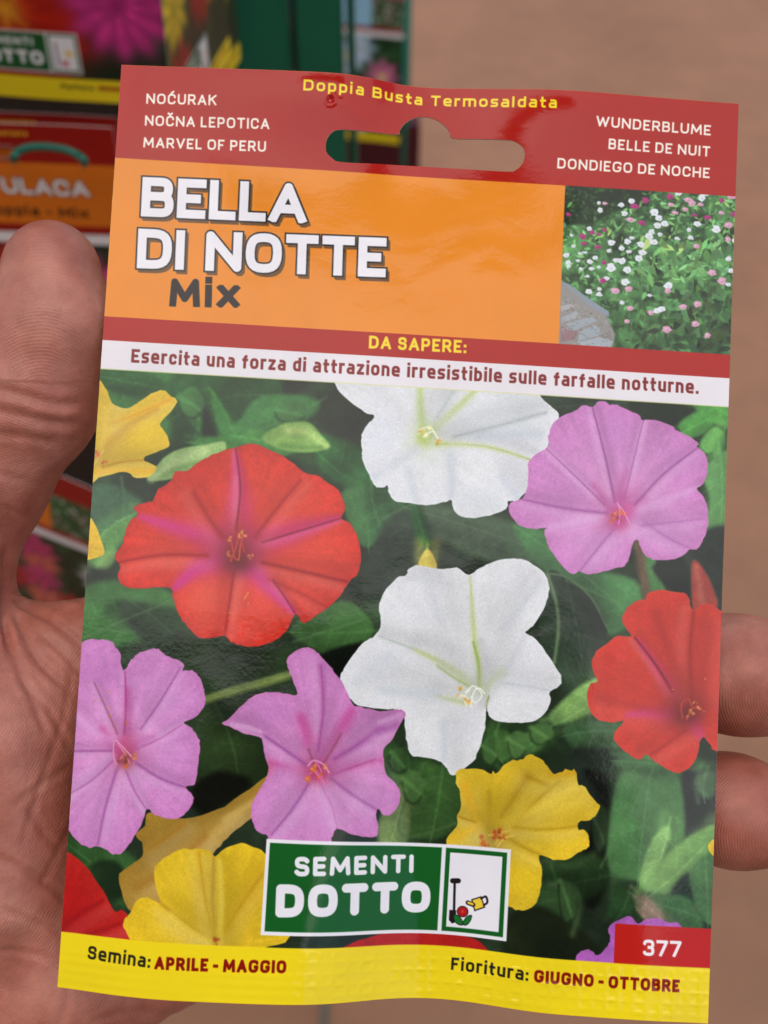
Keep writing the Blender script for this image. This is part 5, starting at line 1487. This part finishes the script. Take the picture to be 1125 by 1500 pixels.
    def math_(op, a, b=None):
        n_ = Nn.new('ShaderNodeMath'); n_.operation = op
        for k, v in enumerate((a, b)):
            if v is None: continue
            if isinstance(v, (int, float)): n_.inputs[k].default_value = v
            else: L.new(v, n_.inputs[k])
        return n_.outputs[0]
    big = noise(38, 3); mid = noise(210, 5); fine = noise(1300, 4)
    c1 = ramp(big.outputs['Fac'], .34, (.385, .120, .076, 1), .66, (.52, .205, .140, 1))
    c2 = ramp(mid.outputs['Fac'], .35, (.84, .80, .78, 1), .68, (1.12, 1.10, 1.10, 1))
    mx = Nn.new('ShaderNodeMixRGB'); mx.blend_type = 'MULTIPLY'; mx.inputs[0].default_value = .8
    L.new(c1.outputs[0], mx.inputs[1]); L.new(c2.outputs[0], mx.inputs[2])
    pat = noise(95, 3)
    c3 = ramp(pat.outputs['Fac'], .36, (.86, .74, .72, 1), .64, (1.10, 1.20, 1.22, 1))
    mx3 = Nn.new('ShaderNodeMixRGB'); mx3.blend_type = 'MULTIPLY'; mx3.inputs[0].default_value = .75
    L.new(mx.outputs[0], mx3.inputs[1]); L.new(c3.outputs[0], mx3.inputs[2]); mx = mx3
    fa = Nn.new('ShaderNodeAttribute'); fa.attribute_name = 'fold'
    mf = Nn.new('ShaderNodeMixRGB'); L.new(math_('MULTIPLY', fa.outputs['Fac'], .4), mf.inputs[0])
    L.new(mx.outputs[0], mf.inputs[1]); mf.inputs[2].default_value = (.34, .105, .07, 1)
    ra = Nn.new('ShaderNodeAttribute'); ra.attribute_name = 'ridge'
    rw = Nn.new('ShaderNodeAttribute'); rw.attribute_name = 'ridge_amount'
    wob = noise(170, 2)
    ph = math_('ADD', math_('MULTIPLY', ra.outputs['Fac'], 2 * math.pi / .52), math_('MULTIPLY', wob.outputs['Fac'], 9.0))
    wave = math_('MULTIPLY', math_('SINE', ph), rw.outputs['Fac'])
    # pale flecks on ridge tops
    L.new(mf.outputs[0], p.inputs['Base Color'])
    p.inputs['Roughness'].default_value = .42
    p.inputs['Specular IOR Level'].default_value = .38
    p.inputs['Subsurface Weight'].default_value = .22
    p.inputs['Subsurface Radius'].default_value = (.0030, .0011, .0006)
    p.inputs['Subsurface Scale'].default_value = 1.0
    vor = Nn.new('ShaderNodeTexVoronoi'); vor.feature = 'DISTANCE_TO_EDGE'; vor.inputs['Scale'].default_value = 850
    L.new(tc.outputs['Object'], vor.inputs['Vector'])
    hgt = math_('ADD', math_('ADD', math_('MULTIPLY', wave, .5), math_('MULTIPLY', fine.outputs['Fac'], .9)), math_('MULTIPLY', math_('MULTIPLY', math_('MINIMUM', vor.outputs['Distance'], .12), 7.5), math_('SUBTRACT', noise(55, 3).outputs['Fac'], .12)))
    b = Nn.new('ShaderNodeBump'); b.inputs['Strength'].default_value = .55; b.inputs['Distance'].default_value = .00012
    L.new(hgt, b.inputs['Height'])
    b2 = Nn.new('ShaderNodeBump'); b2.inputs['Strength'].default_value = .75; b2.inputs['Distance'].default_value = .0004
    L.new(mid.outputs['Fac'], b2.inputs['Height']); L.new(b.outputs[0], b2.inputs['Normal'])
    L.new(b2.outputs[0], p.inputs['Normal'])
    me2.materials.clear(); me2.materials.append(m)
    tag(o, 'bare left hand gripping the big seed packet, thumb at its left edge', 'hand')
    return o


make_hand()

# ============================================================================
# THE PACKET DISPLAY BEHIND
# ============================================================================
def display_artwork(kind):
    R = 4.0
    sh = Sheet(PW, PH, R, (26, 44, 26))
    sh.id[:] = LEAVES
    H, W = sh.H, sh.W
    r = np.random.default_rng(kind)
    REDC = (150, 22, 14)  # darker than the held packet's red, display shade put into the colour
    tH, tO, tR, tW, tY = 16.6, 45.0, 48.9, 54.0, 153.6
    for _ in range(70):
        a = r.uniform(0, 3.1); L = r.uniform(5, 11); p = (r.uniform(0, PW), r.uniform(tW, tY)); v = r.uniform(.5, 1.5)
        sh.blob(p, L, L * .45, a, (40 * v, 72 * v, 38 * v), .8)

    def rosette(c, rad, n, rings, col, dark, eye=None):
        for k in range(rings):
            f = 1 - k / rings * .8
            for i in range(n):
                a = (i + .5 * (k % 2)) * 2 * math.pi / n + k * .3
                q = (c[0] + math.cos(a) * rad * f * .62, c[1] + math.sin(a) * rad * f * .62)
                sh.blob(q, rad * f * .42, rad * f * .24, a, dark, .55)
                sh.blob((q[0] + math.cos(a) * rad * f * .06, q[1] + math.sin(a) * rad * f * .06), rad * f * .36, rad * f * .18, a, np.array(col) * r.uniform(.85, 1.12), .95)
        if eye:
            sh.blob(c, rad * .2, rad * .2, 0, eye, .9)
            for i in range(14):
                a = r.uniform(0, 6.28); b = rad * r.uniform(.2, .45)
                sh.line([c, (c[0] + math.cos(a) * b, c[1] + math.sin(a) * b)], .6, eye, .6)
    if kind == 1:
        rosette((54, 128), 31, 14, 5, (190, 36, 16), (110, 16, 10), (220, 150, 36))
        rosette((96, 124), 20, 12, 4, (214, 60, 136), (130, 24, 84))
        rosette((100, 98), 16, 12, 4, (210, 60, 134), (140, 30, 90)); rosette((54, 86), 16, 12, 4, (226, 150, 170), (170, 90, 120))
        rosette((16, 90), 18, 12, 4, (230, 180, 50), (170, 110, 20)); rosette((14, 136), 15, 12, 4, (236, 226, 220), (190, 170, 160)); rosette((80, 70), 14, 10, 3, (230, 120, 40), (170, 70, 20))
    elif kind == 2:
        for c, col, dk in (((20, 72), (226, 176, 60), (170, 110, 30)), ((56, 70), (220, 60, 50), (150, 30, 30)), ((92, 76), (226, 90, 140), (160, 40, 90)), ((30, 104), (236, 226, 214), (190, 180, 170)),
                           ((70, 106), (230, 150, 50), (170, 90, 20)), ((100, 116), (206, 50, 90), (140, 30, 60)), ((22, 136), (216, 60, 110), (150, 30, 70)), ((58, 140), (236, 206, 90), (180, 140, 40)), ((90, 142), (236, 230, 224), (190, 180, 176))):
            rosette(c, 17, 9, 3, col, dk, (236, 196, 60))
    elif kind == 5:
        for i in range(14):
            c = ((i % 4) * 30 + r.uniform(4, 18), 66 + (i // 4) * 24 + r.uniform(-5, 5)); col = [(232, 196, 40), (176, 26, 22), (240, 206, 60)][i % 3]
            rosette(c, 17, 9, 3, col, np.array(col) * .6)
    elif kind == 3:
        for i in range(16):
            c = (r.uniform(6, 106), r.uniform(60, 148)); col = [(206, 60, 110), (226, 150, 180), (236, 226, 224), (196, 36, 44), (226, 110, 90)][i % 5]
            rosette(c, 12, 8, 3, col, np.array(col) * .65)
    else:
        for i in range(10):
            c = (r.uniform(10, 102), r.uniform(64, 145)); col = [(236, 236, 240), (196, 220, 236), (226, 120, 160)][i % 3]
            rosette(c, 17, 8, 3, col, np.array(col) * .7, (240, 220, 120))
    band = lambda a, b, c, i: sh.fill([(-1, a), (PW + 1, a), (PW + 1, b), (-1, b)], c, id=i)
    pale = kind == 4
    band(-1, tH, (196, 60, 110) if pale else REDC, HEADER); band(tH, tO, (150, 196, 216) if pale else (214, 112, 26), TITLE)
    band(tO, tR, REDC, RED); band(tR, tW, (226, 220, 216), SLOGAN); band(tY, PH + 1, (232, 204, 30), SEAL)
    if kind != 2: sh.fill([(81.5, tH), (PW + 1, tH), (PW + 1, tO), (81.5, tO)], (50, 84, 46), id=GARDEN)
    for _ in range(90 if kind != 2 else 0):
        sh.blob((r.uniform(82, 111), r.uniform(tH + 1, tO - 1)), 1.6, 1.0, r.uniform(0, 3), [(70, 116, 60), (40, 70, 36), (206, 120, 140), (230, 220, 210)][r.integers(4)], .8)
    sh.fill([(78, tH), (81.5, tH), (81.5, tO), (78, tO)], (150, 196, 216) if pale else (214, 112, 26))
    s0, s1, t0, t1 = 35.5, 78.6, 136.6, 152.6
    if kind == 1: t0, t1 = t0 - 1, t1 - 1
    rect = lambda a, b, c, d: [(a, b), (c, b), (c, d), (a, d)]
    sh.fill(rect(s0, t0, s1, t1), (226, 222, 220), id=BADGE)
    sh.fill(rect(s0 + .6, t0 + .6, 66.3, t1 - .6), (24, 84, 34)); sh.fill(rect(67.1, t0 + .6, s1 - .6, t1 - .6), (24, 84, 34), id=EMBLEM)
    sh.fill(rect(67.9, t0 + 1.4, s1 - 1.4, t1 - 1.4), (226, 222, 220))
    sh.line([(70, t0 + 4), (70, t1 - 3)], .5, (30, 30, 30)); sh.blob((72.5, t1 - 4), 1, 1, 0, (170, 30, 34), 1); sh.blob((74.5, t1 - 8), 1.3, 1.2, 0, (226, 180, 60), 1)
    if not pale:
        put_text(sh, 'ZEMENTI', (41, t0 + 5.8), (61.6, t0 + 5.8), 3.3, .8, (226, 222, 220), rounded=True)
        put_text(sh, 'DOTTO', (37.6, t1 - 3), (64.4, t1 - 3), 5.4, 1.5, (226, 222, 220), gap=.1, rounded=True)
        put_text(sh, 'Doppia Busta Termosaldata', (33, 5), (78, 5), 2.0, .42, (240, 214, 48), gap=.2, space=.42)
        put_text(sh, 'Fioritura:', (69, 158), (82, 158), 2.1, .42, (60, 50, 24)); put_text(sh, 'GIUGNO - OTTOBRE', (83.5, 158), (107, 158), 2.1, .5, (136, 22, 12), gap=.15, space=.26)
        put_text(sh, 'Semina:', (5, 158), (15, 158), 2.1, .42, (60, 50, 24)); put_text(sh, 'APRILE - MAGGIO', (16.5, 158), (38, 158), 2.1, .5, (136, 22, 12), gap=.15, space=.26)
        if kind == 2:
            put_text(sh, 'PORTULACA', (34, 31), (98, 31), 7.2, 1.7, (232, 226, 222), gap=.08, outline=((60, 44, 30), .3))
            put_text(sh, 'Doppia - Mix', (52, 41), (96, 41), 4.6, 1.0, (70, 40, 20))
    return sh


def display_frame(px, py, Z, yaw=0, e=0, roll=0, corner='TR'):
    """pose of a hanging packet from one of its corners"""
    ya, el, ro = (math.radians(v) for v in (yaw, e, roll))
    a = np.array([math.cos(ya), math.sin(ya), 0]); n = np.array([math.sin(ya) * math.cos(el), -math.cos(ya) * math.cos(el), math.sin(el)])
    up = np.cross(n, a)
    a, up = a * math.cos(ro) - up * math.sin(ro), up * math.cos(ro) + a * math.sin(ro)
    o = at(px, py, Z)
    if corner == 'TR': o = o - a * PW / 1000
    if corner == 'BL': o = o + up * PH / 1000
    if corner == 'BR': o = o - a * PW / 1000 + up * PH / 1000
    return frame_matrix(o, a, up, n)


NAMES_BG = {k: (v[0], v[1], None) for k, v in names.items() if k < FLOWER0}
SLOT_MM = catmull(P(SLOT_PX), 2)
bgz = lambda s, t: .9 * np.sin(np.pi * np.clip(s / PW, 0, 1)) * np.sin(np.pi * np.clip((t - 20) / 140, 0, 1)) + .25 * np.sin(s * .12) * np.cos(t * .08)
protos = {}


def copy_packet(src, mat):
    c = src.copy(); COL.objects.link(c)
    def rec(o, p):
        for ch in list(o.children):
            d = ch.copy(); COL.objects.link(d); d.parent = p
            d.matrix_parent_inverse = ch.matrix_parent_inverse.copy()
            rec(ch, d)
    rec(src, c)
    c.matrix_world = mat
    return c


def display_packet(kind, frame, label):
    if kind not in protos:
        sh = display_artwork(kind)
        m_ = printed_mat('display_print_%d' % kind, sh.image('display_print_%d' % kind), .35, .3, .2)
        r_ = empty('seed_packet', frame)
        build_packet(r_, sh, NAMES_BG, m_, paper_back, bgz, SLOT_MM, 1.4)
        protos[kind] = r_
    else:
        r_ = copy_packet(protos[kind], frame)
    tag(r_, label, 'seed packet', 'seed packets hanging on the display')
    return r_


display_packet(1, display_frame(249, 157, .440, -3, 0, 2.5, 'BR'), 'blurred seed packet with red dahlia and magenta flowers, at the top left of the display')
display_packet(2, display_frame(165, 187, .432, -2, 0, 1.5), 'blurred seed packet with wide orange title panel, hanging behind the thumb tip')
display_packet(1, display_frame(172, 172, .452, -2, 0, 2.0), 'blurred dark red seed packet mostly hidden behind the one with the orange title')
display_packet(3, display_frame(150, 722, .53, -20, 0, 9), 'blurred seed packet with small pink and red flowers, low in the gap beside the thumb')
EDGE = ('front', 'second', 'third', 'fourth', 'rearmost')
for k in range(5):
    display_packet(5, display_frame(234 + 7 * k, 262 - 4 * k, .47 + .010 * k, 80 + 1.5 * (k % 3), 0, (0, 2, -1, 1.5, .5)[k], 'BL'),
                   EDGE[k] + ' seed packet of the edge-on yellow and red stack beside the green panel')
display_packet(4, display_frame(594, -28, 1.02, -8, 0, 2), 'pale blue and pink seed packet hanging on the far stand')

green = paint_mat('green_enamel', srgb(0, 92, 64), srgb(6, 104, 74), .4, 12, .03)
teal = paint_mat('teal_wire', srgb(2, 84, 64), srgb(6, 98, 76), .35, 30, .02)
dark = paint_mat('dark_brown_steel', srgb(34, 26, 20), srgb(46, 36, 28), .6, 20, .05)  # near-black brown of the rack's back panel
rack = empty('display_rack', Matrix.Translation(Vector((-.1, .62, 0))))
tag(rack, 'dark green metal seed display rack with flat side panels at the top left', 'display rack')


def wbox(name, px0, px1, Z, y_, depth, z0, z1, mat, parent):
    """upright member standing at distance y_ whose edges are seen at px0..px1 where it leaves the top of the packet"""
    x0, x1 = at(px0, 60, Z)[0], at(px1, 60, Z)[0]
    base = Vector(parent.location)
    return box_obj(name, Vector(((x0 + x1) / 2, y_ + depth / 2, (z0 + z1) / 2)) - base, (x1 - x0, depth, z1 - z0), mat, parent)


def Zof(y_, py):
    """depth along the view at which row py meets the upright plane y = y_"""
    k = (py - 750) / FPX
    return y_ / (AX_F[1] + k * AX_D[1])


Z1 = Zof(.62, 60)
wbox('side_panel', 333, 424, Z1, .62, .012, .02, 1.75, green, rack)
wbox('side_panel', 431, 502, Z1, .625, .012, .02, 1.75, green, rack)
wbox('post', 423, 431.5, Z1, .634, .02, 0, 1.78, paint_mat('grey_post', srgb(86, 84, 74), srgb(104, 100, 90), .5, 20), rack)
wbox('post', 505, 517, Z1, .66, .02, 0, 1.78, green, rack)
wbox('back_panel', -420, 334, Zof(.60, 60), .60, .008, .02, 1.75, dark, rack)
box_obj('added_shade_board', (-.40, -.21, 1.76), (.54, .44, .03), green, rack, bevel=.004)  # added above the view to shade the display packets
wbox('foot', -420, 517, Z1, .55, .22, 0, .04, green, rack)
# hooks the packets hang on
c = [at(x, y, .414) - np.array(rack.location) for x, y in ((20, 231), (28, 221), (44, 216), (66, 215), (94, 219), (114, 227), (124, 236))]
c = [at(21, 235, .437) - np.array(rack.location)] + c + [at(123, 240, .437) - np.array(rack.location)]
tube_obj('hook', catmull(c, 6, False), .0016, teal, rack)

stand = empty('wire_stand', Matrix.Translation(Vector((.05, 1.1, 0))))
tag(stand, 'far green wire stand with a yellow rod, right of the rack', 'stand')
Z2 = Zof(1.1, 150)
def sp(px, py, y_=1.1):
    return at(px, py, Zof(y_, py)) - np.array(stand.location)
tube_obj('post', [sp(596, -60), sp(590, 250), np.array([sp(590, 250)[0], 0, -0.0])], .006, teal, stand)
tube_obj('post', [sp(512, -60), sp(506, 250), np.array([sp(506, 250)[0], 0, -0.0])], .005, green, stand)
tube_obj('yellow_rod', [sp(566, -30, 1.08), sp(520, 48, 1.08)], .005, paint_mat('yellow_paint', srgb(190, 160, 30), srgb(204, 174, 40), .4), stand)
for a_, b_ in (((548, 2), (592, 2)), ((548, 44), (592, 44)), ((548, 2), (548, 44))):
    tube_obj('frame_bar', [sp(*a_), sp(*b_)], .004, green, stand)
box_obj('tray', sp(540, 225) + np.array([0, .02, 0]), (.11, .05, .07), paint_mat('maroon_card', srgb(70, 8, 20), srgb(86, 12, 26), .5), stand)
